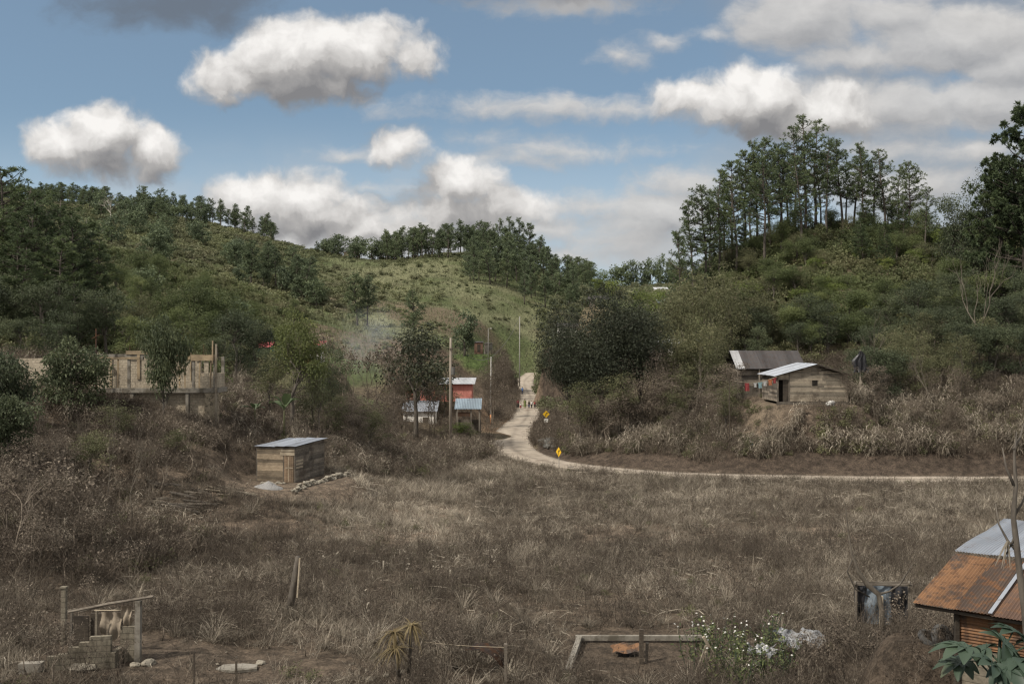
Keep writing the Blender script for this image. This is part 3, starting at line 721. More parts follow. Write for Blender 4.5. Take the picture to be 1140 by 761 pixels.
tree(BUSHY, 8, 60, 440, 'lower dark green bush at the left border beside the rubble heap', 'bush', 'bush', wide=.8)
tree(BANANA, 172, 96, 372, 'banana plant with bright leaves behind the half-built house', 'banana_plant', 'banana plant')
tree(BANANA, 62, 92, 360, 'banana plant under the left pines', 'banana_plant', 'banana plant')
# ---- centre left
tree(SLIM, 326, 83, 344, 'slender tree with yellowish green upper crown behind the plank shed', 'leafy_tree', wide=1.0)
tree(OLIVE, 300, 84.5, 392, 'low olive tree tucked against the slender tree behind the plank shed', 'leafy_tree', variant=0, wide=1.0)
tree(OLIVE, 352, 86, 398, 'low olive tree right of the slender tree behind the plank shed', 'leafy_tree', variant=2, wide=.95)
for px, Y, top, w in [(262,104,345,1),(284,110,352,1),(300,100,386,1),(243,98,372,.9)]:
    tree(DARK, px, Y, top, 'dark leafy tree between the half-built house and the red-roofed cottage', 'leafy_tree', group='dark trees left of the red-roofed cottage', wide=w)
tree(DARK, 367, 101, 384, 'small round dark tree right of the slender yellowish tree', 'leafy_tree', wide=.8)
tree(BANANA, 316, 79, 437, 'banana plant with upright pale leaves behind the plank shed', 'banana_plant', 'banana plant', wide=.7)
tree(BANANA, 284, 80, 446, 'withered banana plant left of the upright one behind the shed', 'banana_plant', 'banana plant', wide=.8)
tree(SLIMD, 463, 112, 360, 'tall dark-topped tree beside the wooden utility pole', 'leafy_tree', wide=1.3)
tree(BROWNT, 447, 118, 400, 'brownish tree left of the tall dark-topped tree', 'leafy_tree', wide=1.2)
tree(BROWNT, 482, 119, 408, 'brownish tree between the tall dark-topped tree and the utility pole', 'leafy_tree', wide=.9)
tree(BROWNT, 436, 114, 412, 'brownish tree beside the whitewashed hut', 'leafy_tree', wide=.8)
for px, Y, top in [(392,112,395),(408,118,388),(424,121,383),(436,112,378)]:
    tree(BAREB, px, Y, top, 'thin half-leafless tree in the smoke left of the tall dark-topped tree', 'bare_tree', group='half-leafless trees in the smoke')
for px, Y, top in [(345,112,370),(355,118,366),(372,124,372),(384,120,382)]:
    tree(BAREB, px, Y, top, 'thin half-leafless tree around the green cottage', 'bare_tree', group='half-leafless trees by the green cottage')
for px, Y, top in [(390,92,432),(414,94,428),(402,88,446),(430,97,436),(374,90,440)]:
    tree(BROWNT, px, Y, top, 'brown leafy shrub tree on the bank between the shed and the whitewashed hut', 'shrub_tree', group='brown shrub trees right of the shed')
# ---- hill sides behind
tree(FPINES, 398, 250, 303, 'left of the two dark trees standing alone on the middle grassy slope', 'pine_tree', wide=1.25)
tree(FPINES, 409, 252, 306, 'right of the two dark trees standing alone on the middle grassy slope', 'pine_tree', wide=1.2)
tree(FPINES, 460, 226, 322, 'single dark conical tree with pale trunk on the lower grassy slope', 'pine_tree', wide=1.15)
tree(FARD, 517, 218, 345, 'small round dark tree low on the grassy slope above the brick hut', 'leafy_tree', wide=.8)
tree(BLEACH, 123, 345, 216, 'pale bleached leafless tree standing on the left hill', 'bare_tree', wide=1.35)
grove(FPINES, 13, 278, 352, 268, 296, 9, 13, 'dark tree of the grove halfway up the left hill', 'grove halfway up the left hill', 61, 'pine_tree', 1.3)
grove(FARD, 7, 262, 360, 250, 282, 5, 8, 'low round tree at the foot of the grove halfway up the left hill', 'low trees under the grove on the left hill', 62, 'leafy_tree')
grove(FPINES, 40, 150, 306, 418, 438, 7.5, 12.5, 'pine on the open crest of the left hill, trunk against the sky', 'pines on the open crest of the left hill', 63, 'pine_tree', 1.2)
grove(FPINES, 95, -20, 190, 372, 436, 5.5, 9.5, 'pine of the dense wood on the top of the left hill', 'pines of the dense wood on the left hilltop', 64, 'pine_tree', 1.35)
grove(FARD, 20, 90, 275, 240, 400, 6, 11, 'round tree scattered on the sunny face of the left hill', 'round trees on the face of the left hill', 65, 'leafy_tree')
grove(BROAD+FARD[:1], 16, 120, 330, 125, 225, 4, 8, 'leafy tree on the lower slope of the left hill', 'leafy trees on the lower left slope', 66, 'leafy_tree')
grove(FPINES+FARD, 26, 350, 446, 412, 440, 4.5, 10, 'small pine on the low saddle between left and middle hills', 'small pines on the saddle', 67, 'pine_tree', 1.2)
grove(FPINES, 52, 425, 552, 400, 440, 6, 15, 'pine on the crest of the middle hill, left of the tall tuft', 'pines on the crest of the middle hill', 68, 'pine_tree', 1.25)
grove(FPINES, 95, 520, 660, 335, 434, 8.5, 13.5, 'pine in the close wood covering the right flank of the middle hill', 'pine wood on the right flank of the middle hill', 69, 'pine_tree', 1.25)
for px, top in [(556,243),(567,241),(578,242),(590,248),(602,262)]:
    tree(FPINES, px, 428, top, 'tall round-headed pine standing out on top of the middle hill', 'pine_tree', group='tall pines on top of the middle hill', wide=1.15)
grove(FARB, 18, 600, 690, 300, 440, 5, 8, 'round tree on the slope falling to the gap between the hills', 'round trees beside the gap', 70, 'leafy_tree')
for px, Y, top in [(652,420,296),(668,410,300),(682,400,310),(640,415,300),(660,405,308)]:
    tree(LIME, px, Y, top, 'sunlit yellow-green tree left of the gap between the hills', 'leafy_tree', group='sunlit trees left of the gap', wide=1.3)  # the sunlight on these trees is put into the lime leaf colour
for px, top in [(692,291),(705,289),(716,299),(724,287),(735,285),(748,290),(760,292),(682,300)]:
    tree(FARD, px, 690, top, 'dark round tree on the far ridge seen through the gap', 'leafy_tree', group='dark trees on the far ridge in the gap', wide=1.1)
for px, Y, top in [(745,240,320),(728,300,324),(766,200,302),(712,330,322)]:
    tree(LIME, px, Y, top, 'yellow-green tree right of the gap below the far metal roof', 'leafy_tree', group='yellow-green trees right of the gap')  # lime leaves stand in for sunlight here as well
grove(DARK, 10, 565, 640, 200, 260, 4, 7, 'dark tree along the road beyond the bend', 'dark trees beyond the bend', 71, 'leafy_tree', keep=lambda px,x,Y,r: px > 604)
# ---- the big dark tree by the bend and its neighbours
tree(BIGD, 672, 111, 319, 'broad dark tree by the road bend, the largest crown in the valley', 'leafy_tree', variant=0, wide=1.0)
tree(BIGD, 634, 119, 346, 'dark tree at the left side of the broad tree by the bend', 'leafy_tree', wide=.62)
tree(BIGD, 712, 116, 338, 'dark tree at the right side of the broad tree by the bend', 'leafy_tree', wide=.66)
for px, Y, top in [(646,106,432),(662,103,436),(676,102,440),(700,103,425),(722,104,420),(745,105,410),(765,104,425),(735,108,385),(690,108,400)]:
    tree(BROWNT, px, Y, top, 'brownish shrub tree in the thicket below the broad dark tree', 'shrub_tree', group='thicket below the broad dark tree', wide=1.25)
tree(OLIVE, 648, 104, 425, 'brownish shrub tree under the broad tree, behind the road sign', 'shrub_tree', wide=.95)
tree(OLIVE, 690, 104, 415, 'olive shrub tree under the right part of the broad tree', 'shrub_tree', wide=.95)
for px, Y, top, w in [(757,122,318,.8),(786,124,300,.95),(806,128,292,.9),(770,114,352,.9),(800,117,352,.9),(830,126,330,.9),(728,124,330,1),(764,126,310,1),(792,120,330,1),(815,124,318,1),(775,112,372,1.1),(750,113,368,1.1),(795,111,380,1.1),(845,128,310,1)]:
    tree(OLIVE, px, Y, top, 'olive brown tree between the broad dark tree and the long rusty roof', 'leafy_tree', group='olive brown trees left of the rusty roof', wide=w)
tree(BARE, 776, 101, 384, 'leaning pale trunk with few branches on the right bank', 'bare_tree', wide=.7)
# ---- right hill: pines of the crest
crest = [(759,150,256),(772,158,224),(786,160,206),(800,162,190),(814,166,178),(829,168,166),(843,170,155),(858,166,150),(871,172,158),(885,168,140),(897,170,128),(908,174,134),
         (920,168,152),(939,170,153),(950,174,166),(961,168,158),(973,172,170),(986,170,164),(999,176,184),(1011,168,180),(806,172,205),(836,176,185),(868,178,180),(892,160,172),(914,178,172),(851,158,176),(820,160,200),(790,168,226),(878,176,165),(942,178,180)]
for i, (px, Y, top) in enumerate(crest):
    lab = {0:'leaning sparse pine at the left end of the right hill crest', 10:'tallest pine of the right hill crest', 19:'round-headed pine at the right end of the right hill crest'}.get(i)
    tree(PINES, px, Y, top, lab or 'tall bare-trunked pine in the row along the right hill crest', 'pine_tree', group=None if lab else 'pines along the right hill crest', wide=1.25 if i % 3 else 1.1)
tree(PINES, 1030, 158, 208, 'small pine in the dip right of the right hill crest', 'pine_tree', wide=1.1)
tree(BIGPINE, 1140, 128, 114, 'big dark tree at the right border towering over the hill', 'pine_tree', variant=0, wide=1.0)
tree(BIGD, 1142, 134, 168, 'dense dark leafy tree behind the big one at the right border', 'leafy_tree', wide=.8)
tree(BIGPINE, 1112, 132, 176, 'dark tree leaning beside the big one at the right border', 'pine_tree', variant=1, wide=.85)
tree(DARK, 1090, 136, 200, 'dark round tree left of the big tree at the right border', 'leafy_tree', wide=.85)
tree(DARK, 1062, 140, 216, 'dark round tree between the dip and the big tree at the right border', 'leafy_tree', wide=.85)
tree(BANANA, 1116, 136, 236, 'banana plant with long leaves high on the right slope', 'banana_plant', 'banana plant', variant=0, wide=1.1)
tree(BANANA, 1120, 126, 318, 'low banana plant with lit leaves at the right border', 'banana_plant', 'banana plant', variant=1)
tree(BARE, 1092, 106, 268, 'pale slender leafless tree on the right slope', 'bare_tree', wide=.75)
tree(BARE, 968, 104, 345, 'pale forked leafless tree right of the plank house', 'bare_tree', wide=.8)
tree(BARE, 1032, 99, 372, 'forked leafless tree in the cane right of the plank house', 'bare_tree', wide=.7)
grove(BROAD, 46, 800, 1150, 122, 165, 3.2, 6.5, 'green leafy tree on the face of the right hill', 'leafy trees on the face of the right hill', 81, 'leafy_tree')
grove(OLIVE, 30, 780, 1100, 125, 168, 2.5, 5, 'olive shrub tree on the face of the right hill', 'olive shrub trees on the right hill', 82, 'shrub_tree', 1.2)
grove(LIME, 20, 800, 1130, 128, 165, 2.5, 4.2, 'yellow-green bush on the face of the right hill', 'yellow-green bushes on the right hill', 83, 'bush', 1.1)
grove(DARK, 26, 835, 1160, 112, 128, 4.5, 7.5, 'dark leafy tree at the foot of the right hill behind the houses', 'dark trees behind the plank house', 84, 'leafy_tree', keep=lambda px,x,Y,r: (Y > 119) | (px > 965))
grove(OLIVE+DARK[:2], 26, 950, 1165, 101, 113, 4, 7.5, 'olive tree with bare lower stems in the belt right of the plank house', 'olive trees right of the plank house', 86, 'leafy_tree')
grove(OLIVE+BROWNT[:2], 9, 735, 818, 97, 108, 3.5, 6, 'olive brown shrub tree on the bank left of the plank house', 'shrub trees on the bank left of the plank house', 87, 'shrub_tree')
grove(BROWNT, 12, 930, 1165, 96, 102, 2.5, 4.5, 'brown leafy shrub on the bank right of the plank house', 'brown shrubs right of the plank house', 88, 'shrub')
grove(YPINES+OLIVE[:2]+BROAD[:2], 20, 752, 1020, 156, 184, 3.5, 7.5, 'bushy tree filling the space between the pine trunks on the right hill crest', 'bushy trees between the crest pines', 89, 'leafy_tree')
grove(YPINES, 6, 950, 1020, 150, 166, 5, 8, 'bushy young pine below the right hill crest', 'young pines below the right crest', 85, 'pine_tree')

# ------------------------------------------------------------------ uncountable cover
KEEPBLEACH = 0
def hillcover():
    rng = np.random.default_rng(5)
    bush = [proto_bush(400+i, 1.0, 10, 46, .20) for i in range(5)]; bushf = [proto_bush(410+i, 1.0, 8, 24, .36) for i in range(5)]
    s = Stuff()
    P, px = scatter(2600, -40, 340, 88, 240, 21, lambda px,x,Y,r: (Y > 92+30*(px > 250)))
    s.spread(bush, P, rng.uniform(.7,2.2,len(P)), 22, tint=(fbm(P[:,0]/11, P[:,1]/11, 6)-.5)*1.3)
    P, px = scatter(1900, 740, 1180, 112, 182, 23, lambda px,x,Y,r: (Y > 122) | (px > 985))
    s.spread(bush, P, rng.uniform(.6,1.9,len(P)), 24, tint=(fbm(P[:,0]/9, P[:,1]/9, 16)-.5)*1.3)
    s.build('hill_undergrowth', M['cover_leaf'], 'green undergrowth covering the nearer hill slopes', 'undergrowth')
    s = Stuff()
    P, px = scatter(4200, -40, 500, 232, 440, 25, lambda px,x,Y,r: r.random(len(px)) < 1-.92*sstep(300, 430, px + (fbm(x/28,Y/28,19)-.5)*260))
    s.spread(bushf, P, rng.uniform(.8,2.4,len(P)), 26, tint=.12+(fbm(P[:,0]/24, P[:,1]/24, 26)-.5)*1.6, zs=rng.uniform(.45,.9,len(P)))  # raised tint puts the hillside sunlight into the leaf colour
    P, px = scatter(2300, 320, 720, 200, 440, 27, lambda px,x,Y,r: (r.random(len(px)) < .25+.75*(fbm(x/20,Y/20,8) > .52)) & (np.hypot(x-X(536,215), Y-214) > 11))
    s.spread(bushf, P, rng.uniform(.3,1.2,len(P)), 28, tint=.2+(fbm(P[:,0]/20, P[:,1]/20, 36)-.5)*1.2, zs=rng.uniform(.5,.9,len(P)))
    P, px = scatter(1200, 600, 800, 160, 330, 29)
    s.spread(bushf, P, rng.uniform(.7,2.2,len(P)), 30, tint=(fbm(P[:,0]/20, P[:,1]/20, 46)-.5)*1.2)
    P, px = scatter(900, 660, 800, 440, 720, 31)
    s.spread(bushf, P, rng.uniform(1.5,4,len(P)), 32, tint=.1+(fbm(P[:,0]/40, P[:,1]/40, 56)-.5)*1.2)
    s.build('far_undergrowth', M['hazed_leaf'], 'green undergrowth covering the farther hills', 'undergrowth')
    # low hill grass
    n = 60000; P, px = scatter(n, -40, 740, 190, 440, 33, lambda px,x,Y,r: ~((px>425)&(px<612)&(Y<236)) | (np.hypot(x-X(534,218),(Y-219)*1.25) < 6.5)); n = len(P)
    d = np.concatenate([rng.normal(size=(n,2))*.35, np.ones((n,1))],1); L = rng.uniform(.4,1.1,n)
    V, Q, A = strips(P, d, L, .22, rng.normal(size=(n,3))*.2, unit(rng.normal(size=(n,3))*np.array([1,1,.02])), 1, .45+.4*rng.random(n)+(fbm(P[:,0]/15,P[:,1]/15,66)-.5))
    tag(link('hill_grass', mesh_np('hill_grass', V, Q, attrs={'tint': A}), M['hazed_leaf']), 'rough grass on the far slopes', 'grass', None, 'stuff')
hillcover()
def drybrush():
    rng = np.random.default_rng(6)
    dry = [proto_dry(500+i, 1.5, 20, 80, .13, .024) for i in range(5)]; tall = [proto_dry(510+i, 2.3, 12, 36, .11, .024) for i in range(3)]
    olive = [proto_bush(520+i, .8, 6, 36, .14) for i in range(3)]; cane = [proto_cane(530+i) for i in range(4)]
    s = Stuff()
    # left bank, from the field up to the half-built house, and round to the pink house
    def lb(px,x,Y,r):
        lim = np.interp(px, [-40,120,240,330,430,500,560], [44,47,55,74,80,88,108]); hi = np.interp(px, [-40,240,330,430,500,560],[86,96,112,135,135,128])
        return (Y > lim) & (Y < hi) & (np.hypot(x-X(328,71), (Y-70)) > 6.0) & ~((px > 525) & (Y > 112)) & ~((px>168)&(px<300)&(Y<72)&(Y>57.5)&(r.random(len(px))<.9)) & ~((px>440)&(px<496)&(Y>98)&(r.random(len(px))<.93)) & ~((px > 100) & (px < 244) & (Y > 75.4) & (Y < 82))
    P, px = scatter(5200, -40, 560, 44, 136, 41, lb)
    s.spread(dry, P, rng.uniform(.55,1.25,len(P)), 42, tint=(fbm(P[:,0]/5, P[:,1]/5, 6)-.5)*.9)
    P, px = scatter(900, -40, 560, 46, 130, 43, lb); s.spread(tall, P, rng.uniform(.7,1.3,len(P)), 44, tint=(fbm(P[:,0]/5, P[:,1]/5, 7)-.5)*.8)
    P, px = scatter(2600, 95, 250, 66, 75.3, 143, lb); s.spread(dry, P, rng.uniform(.5,.9,len(P)), 144, tint=(fbm(P[:,0]/5, P[:,1]/5, 6)-.5)*.9)
    P, px = scatter(1500, 430, 600, 112, 228, 145, lambda px,x,Y,r: (r.random(len(px)) < .25+.9*(px > 540)) & ~((px>440)&(px<530)&(Y<156)) & (np.hypot(x-X(534,218),(Y-219)*1.25) > 8)); s.spread(dry, P, rng.uniform(.6,1.3,len(P)), 146, tint=(fbm(P[:,0]/5, P[:,1]/5, 6)-.5)*.9)
    P, px = scatter(420, 440, 498, 97, 134, 171); s.spread(dry, P, rng.uniform(.25,.5,len(P)), 172, tint=(rng.random(len(P))-.5)*.5)
    P, px = scatter(900, 594, 660, 120, 240, 173); s.spread(dry, P, rng.uniform(.6,1.3,len(P)), 174, tint=(rng.random(len(P))-.5)*.6)
    P, px = scatter(700, 545, 585, 150, 240, 175); s.spread(dry, P, rng.uniform(.6,1.5,len(P)), 176, tint=(rng.random(len(P))-.5)*.6)
    # right bank above the road
    def rb(px,x,Y,r):
        d, _ = road_dist(x, Y); lo = np.interp(px,[596,640,780,1150],[112,102,93.5,90]); return (Y > lo) & (d > 3.0) & ~((np.abs(px-905)<42)&(Y>95.5)&(Y<104)) & ~((px>815)&(px<872)&(Y>96)&(Y<108)&(r.random(len(px))<.8))
    P, px = scatter(4600, 598, 1170, 90, 124, 45, rb); s.spread(dry, P, rng.uniform(.5,1.15,len(P)), 46, tint=(fbm(P[:,0]/5, P[:,1]/5, 8)-.5)*.9)
    s.build('dry_brush', M['dry_leaf'], 'tangled dry brown brush on the banks above the field and road', 'brush')
    s = Stuff()
    def rc(px,x,Y,r): return rb(px,x,Y,r) & ((px > 900) | (px < 800) | (Y < 97)) & (r.random(len(px)) < .25+.9*(fbm(x/5,Y/5,77) > .5))
    P, px = scatter(2700, 625, 1170, 90, 113, 47, rc); s.spread(cane, P, rng.uniform(.5,1.15,len(P)), 48, tint=(fbm(P[:,0]/6, P[:,1]/6, 18)-.5)*.9-.08)
    P, px = scatter(1200, -40, 560, 50, 110, 147, lb); s.spread(cane, P, rng.uniform(.45,.95,len(P)), 148, tint=(fbm(P[:,0]/6, P[:,1]/6, 18)-.5)*.7-.05)
    s.build('dry_cane', M['grass'], 'withered tan cane with drooping leaves on the bank above the road', 'cane')
    s = Stuff()
    P, px = scatter(1100, -40, 560, 48, 130, 49, lb); s.spread(olive, P, rng.uniform(.4,1.3,len(P)), 50, tint=(fbm(P[:,0]/5, P[:,1]/5, 28)-.5))
    P, px = scatter(1500, 625, 1170, 91, 124, 51, rb); s.spread(olive, P, rng.uniform(.5,1.5,len(P)), 52, tint=(fbm(P[:,0]/5, P[:,1]/5, 38)-.5))
    s.build('bank_bushes', M['olive_leaf'], 'small olive green bushes growing through the dry brush', 'bushes')
drybrush()
def field():
    rng = np.random.default_rng(7)
    def ok(px,x,Y,r):
        lim = np.interp(px, [-40,120,240,330,430,500,560,600,640,690,760,860,980,1095,1200], [60,60,68,76,88,92,104,101,96.5,93,90.2,88.3,87,86.2,85]); d, _ = road_dist(x, Y)
        path = (np.abs(Y-(57+ (px-200)*.02)) < 1.3) & (px > 100) & (px < 330)
        bare = ((fbm(x/6, Y/6, 91) > .62) & (Y < 70) & (r.random(len(px)) < .6)) | ((np.hypot((x-X(250,35.5))/1.9, Y-35.6) < 2.6) & (r.random(len(px)) < .93))
        return (Y < lim) & (d > 1.9+1.1*fbm(x/1.5, Y/1.5, 92)) & ~path & ~bare & (np.hypot(x-X(328,71), (Y-69.5)*.8) > 4.6)
    P, px = scatter(36000, -40, 1180, 29, 106, 55, ok, 1.9); n = len(P); x, Y = P[:,0], P[:,1]
    per = 16; t0 = fbm(x/7, Y/7, 61, 4); hh = (.30 + 1.05*np.clip(fbm(x/5, Y/5, 62)-.28, 0, 1))*(.75+.5*rng.random(n))
    hh *= np.where((px < 420) & (Y < 52), 1.25, 1.0)*np.interp(Y, [28,34,45],[.8,.95,1.0])
    aw = fbm(x/8, Y/8, 63)*4*PI; wind = np.stack([np.cos(aw), np.sin(aw)], 1)
    i = np.repeat(np.arange(n), per); m = len(i)
    B = P[i] + np.concatenate([rng.normal(size=(m,2))*.22, np.full((m,1), -.04)],1)
    lay = np.clip((fbm(x/3.5, Y/3.5, 64)-.35)*2.2, .15, 1.15)[i]
    D = np.concatenate([rng.normal(size=(m,2))*.52 + wind[i]*lay[:,None]*.42, np.ones((m,1))],1)
    L = hh[i]*rng.uniform(.45,1.25,m); az = rng.uniform(0,2*PI,m); side = np.stack([np.cos(az), np.sin(az), 0*az],1)
    bend = np.concatenate([wind[i]*lay[:,None]*.22+rng.normal(size=(m,2))*.40, -.32*lay[:,None]*np.ones((m,1))],1)
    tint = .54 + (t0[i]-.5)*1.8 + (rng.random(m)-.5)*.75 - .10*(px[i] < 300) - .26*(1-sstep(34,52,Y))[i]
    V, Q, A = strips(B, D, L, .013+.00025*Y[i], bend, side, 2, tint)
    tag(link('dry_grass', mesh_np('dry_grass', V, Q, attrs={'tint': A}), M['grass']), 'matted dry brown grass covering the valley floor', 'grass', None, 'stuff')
    P2, px2 = scatter(26000, -40, 1180, 30, 100, 155, ok); P2 = P2[fbm(P2[:,0]/4, P2[:,1]/4, 71) > .44]; k = len(P2); az = rng.uniform(0,2*PI,k); P2[:,2] += rng.uniform(.05,.45,k)
    D2 = np.stack([np.cos(az), np.sin(az), rng.uniform(-.15,.55,k)],1); V, Q, A = strips(P2, D2, rng.uniform(.4,1.1,k), .02+.00025*P2[:,1], np.concatenate([rng.normal(size=(k,2))*.3, -.35*np.ones((k,1))],1), unit(rng.normal(size=(k,3))), 2, .55+.5*rng.random(k))
    tag(link('fallen_straw', mesh_np('fallen_straw', V, Q, attrs={'tint': A}), M['grass']), 'pale fallen straw lying over the dry grass', 'straw', None, 'stuff')
    tf = [proto_tuft(650+i, 46, .95, .022) for i in range(4)]; s = Stuff()
    P3, px3 = scatter(4200, -40, 1180, 30, 100, 156, lambda px,x,Y,r: ok(px,x,Y,r) & (r.random(len(px)) < .25+.75*(fbm(x/5,Y/5,166) > .5))); s.spread(tf, P3, rng.uniform(.5,1.25,len(P3)), 157, tint=(rng.random(len(P3))-.5)*.7+(fbm(P3[:,0]/8,P3[:,1]/8,167)-.5)*.6)
    s.build('grass_tufts', M['grass'], 'arching tufts of dry grass standing out of the field', 'grass')
    gw = [proto_bush(660+i, .5, 6, 30, .085) for i in range(3)]; s = Stuff()
    P4, px4 = scatter(700, -40, 1180, 31, 96, 158, lambda px,x,Y,r: ok(px,x,Y,r) & (r.random(len(px)) < .08+.92*(fbm(x/7,Y/7,168) > .56))); s.spread(gw, P4, rng.uniform(.4,1.2,len(P4)), 159, tint=(rng.random(len(P4))-.5)*.5-.1)
    s.build('green_weeds', M['olive_leaf'], 'low olive green weeds scattered through the dry field', 'weeds')
    weed = [proto_dry(600+i, 1.05, 13, 26, .075, .013) for i in range(5)]; weedt = [proto_dry(610+i, 1.75, 9, 18, .08, .016) for i in range(5)]
    s = Stuff()
    P, px = scatter(9500, -40, 1180, 30, 100, 57, lambda px,x,Y,r: ok(px,x,Y,r) & (r.random(len(px)) < np.clip((fbm(x/6, Y/6, 65)-.40)*4 + .35*((px < 520) & (Y < 56)), .04, 1)))
    s.spread(weed, P, rng.uniform(.5,1.1,len(P))*np.interp(P[:,1],[30,38],[.6,1]), 58, tint=-.12+(fbm(P[:,0]/4, P[:,1]/4, 66)-.5)*.7)
    P, px = scatter(2400, -40, 1180, 32, 90, 59, lambda px,x,Y,r: ok(px,x,Y,r) & (r.random(len(px)) < .2+.8*(fbm(x/5,Y/5,165) > .5))); s.spread(weedt, P, rng.uniform(.6,1.1,len(P)), 60, tint=-.1+(fbm(P[:,0]/4, P[:,1]/4, 67)-.5)*.7)
    P, px = scatter(260, 900, 1130, 22, 31, 160); s.spread(weed, P, rng.uniform(.5,1.0,len(P)), 161, tint=(rng.random(len(P))-.5)*.4)
    P, px = scatter(3600, -40, 1180, 31, 58, 162, lambda px,x,Y,r: ok(px,x,Y,r) & (r.random(len(px)) < .12+.85*(fbm(x/4,Y/4,169) > .5))); s.spread(weedt, P, rng.uniform(.6,1.15,len(P)), 163, tint=-.12+(rng.random(len(P))-.5)*.6)
    s.build('dry_weeds', M['dry_leaf'], 'dry dark brown weed stalks standing in the grass', 'weeds')
field()
# ------------------------------------------------------------------ building blocks for man-made things
A3 = lambda *a: np.array(a, float)
UP = A3(0,0,1)
def obox(mb, O, a, b, c, tint=.5):
    """box from corner O with edge vectors a, b, c"""
    O, a, b, c = map(lambda v: np.asarray(v, float), (O, a, b, c))
    V = [O, O+a, O+a+b, O+b, O+c, O+a+c, O+a+b+c, O+b+c]
    if np.dot(np.cross(a, b), c) < 0: Q = [[0,1,2,3],[4,7,6,5],[0,4,5,1],[1,5,6,2],[2,6,7,3],[3,7,4,0]]
    else: Q = [[0,3,2,1],[4,5,6,7],[0,1,5,4],[1,2,6,5],[2,3,7,6],[3,0,4,7]]
    mb.add(V, Q, tint=tint); return mb
def cbox(mb, c, s, rz=0, tint=.5):
    ca, sa = math.cos(rz), math.sin(rz); a = A3(ca,sa,0)*s[0]; b = A3(-sa,ca,0)*s[1]; d = UP*s[2]
    return obox(mb, np.asarray(c, float)-a/2-b/2, a, b, d, tint)
def beam(mb, p, q, w=.1, h=None, tint=.5):
    p, q = np.asarray(p, float), np.asarray(q, float); d = unit(q-p); s = np.cross(d, UP if abs(d[2]) < .9 else A3(1,0,0)); s = unit(s); u = np.cross(s, d); h = h or w
    return obox(mb, p-s*w/2-u*h/2, s*w, u*h, q-p, tint)
def planks(mb, O, e, W, topf, board=.19, thick=.03, out=None, seed=0, z0=0., gap=.006, x0=0.):
    """horizontal boards on a wall; topf(u) gives the wall height at run u"""
    rng = np.random.default_rng(seed); e = np.asarray(e, float); out = np.asarray(out, float); z = z0; cut = 3.1
    hmax = max(topf(x0), topf(x0+W), topf(x0+W/2)) if W else 0
    while z < hmax-.02:
        bh = board*rng.uniform(.85,1.15); us = [x0, x0+W]
        if W > cut: us = [x0, x0+W*rng.uniform(.35,.65), x0+W]
        for a, b in zip(us[:-1], us[1:]):
            # trim to the slope of the gable
            while a < b and topf(a) < z+.03: a += .04
            while b > a and topf(b) < z+.03: b -= .04
            if b-a < .05: continue
            j = rng.uniform(-.010,.012); t = thick*rng.uniform(.8,1.2); za = min(z+bh-gap, topf(a)); zb = min(z+bh-gap, topf(b)); o = np.asarray(O, float)+out*j; sg = rng.normal()*.008
            V = []
            for oo in (o, o+out*t): V += [oo+e*a+UP*(z+sg), oo+e*b+UP*(z-sg), oo+e*b+UP*max(zb, z+.01), oo+e*a+UP*max(za, z+.01)]
            mb.add(V, [[0,3,2,1],[4,5,6,7],[0,1,5,4],[1,2,6,5],[2,3,7,6],[3,0,4,7]], tint=rng.random())
        z += bh
    return mb
def sheet(mb, O, e1, e2, W, L, pitch=.076, amp=.015, rows=3, wob=.012, seed=0, tint=.5):
    """corrugated sheet: waves across e1, running along e2"""
    rng = np.random.default_rng(seed); e1 = unit(np.asarray(e1, float)); e2 = unit(np.asarray(e2, float)); n_ = np.cross(e1, e2); n_ = n_ if n_[2] > 0 or abs(n_[2]) < .2 else -n_
    k = max(4, int(W/pitch*4)); s = np.linspace(0, W, k+1); V = []
    for r in range(rows+1):
        t = r/rows; w = wob*rng.normal()
        h = amp*np.sin(s/pitch*2*PI) + w*np.sin(s*2.1+r) + wob*.7*np.sin(s*.9+1.7*r)
        V.append(np.asarray(O, float)[None] + e1[None]*s[:,None] + e2[None]*(L*t+.0) + n_[None]*h[:,None])
    V = np.concatenate(V); Q = [(r*(k+1)+i, r*(k+1)+i+1, (r+1)*(k+1)+i+1, (r+1)*(k+1)+i) for r in range(rows) for i in range(k)]
    st = np.concatenate([tint + .6*(fbm(s/pitch*.33+7.7*seed, s*0+.35*r+seed, 12, 3)-.5) + .12*(np.sin(s/pitch*2*PI)) for r in range(rows+1)])
    mb.add(V, Q, tint=st); return mb
def part(name, mb, mat, parent, smooth=False, label=None):
    o = link(name, mb.mesh(name, smooth), mat, parent)
    if label: o['label'] = label
    return o
def local(t, p):
    return t
def wood_mat(name, c1, c2, c3, grey=.5):
    m, N, b, out = new_mat(name); tc = N.node('ShaderNodeTexCoord'); oi = N.attr('tint')
    v = tc.outputs['Object']; g = N.noise(N.vmath('MULTIPLY', v, (1.2,1.2,9)), 3, 5, .65); st = N.noise(v, .9, 5, .65)
    c = N.mix(N.smooth(g, .3, .7), c1, c2); c = N.mix(N.smooth(st, .42, .68), c, c3)
    c = N.mix(1.0, c, N.mix(oi, (.55,.55,.55), (1.4,1.36,1.3)), 'MULTIPLY')
    N.put(b.inputs['Base Color'], c); b.inputs['Roughness'].default_value = .85; b.inputs['Specular IOR Level'].default_value = .15
    bn = N.node('ShaderNodeBump'); bn.inputs['Strength'].default_value = .4; bn.inputs['Distance'].default_value = .01; N.put(bn.inputs['Height'], g); m.node_tree.links.new(bn.outputs[0], b.inputs['Normal'])
    return m
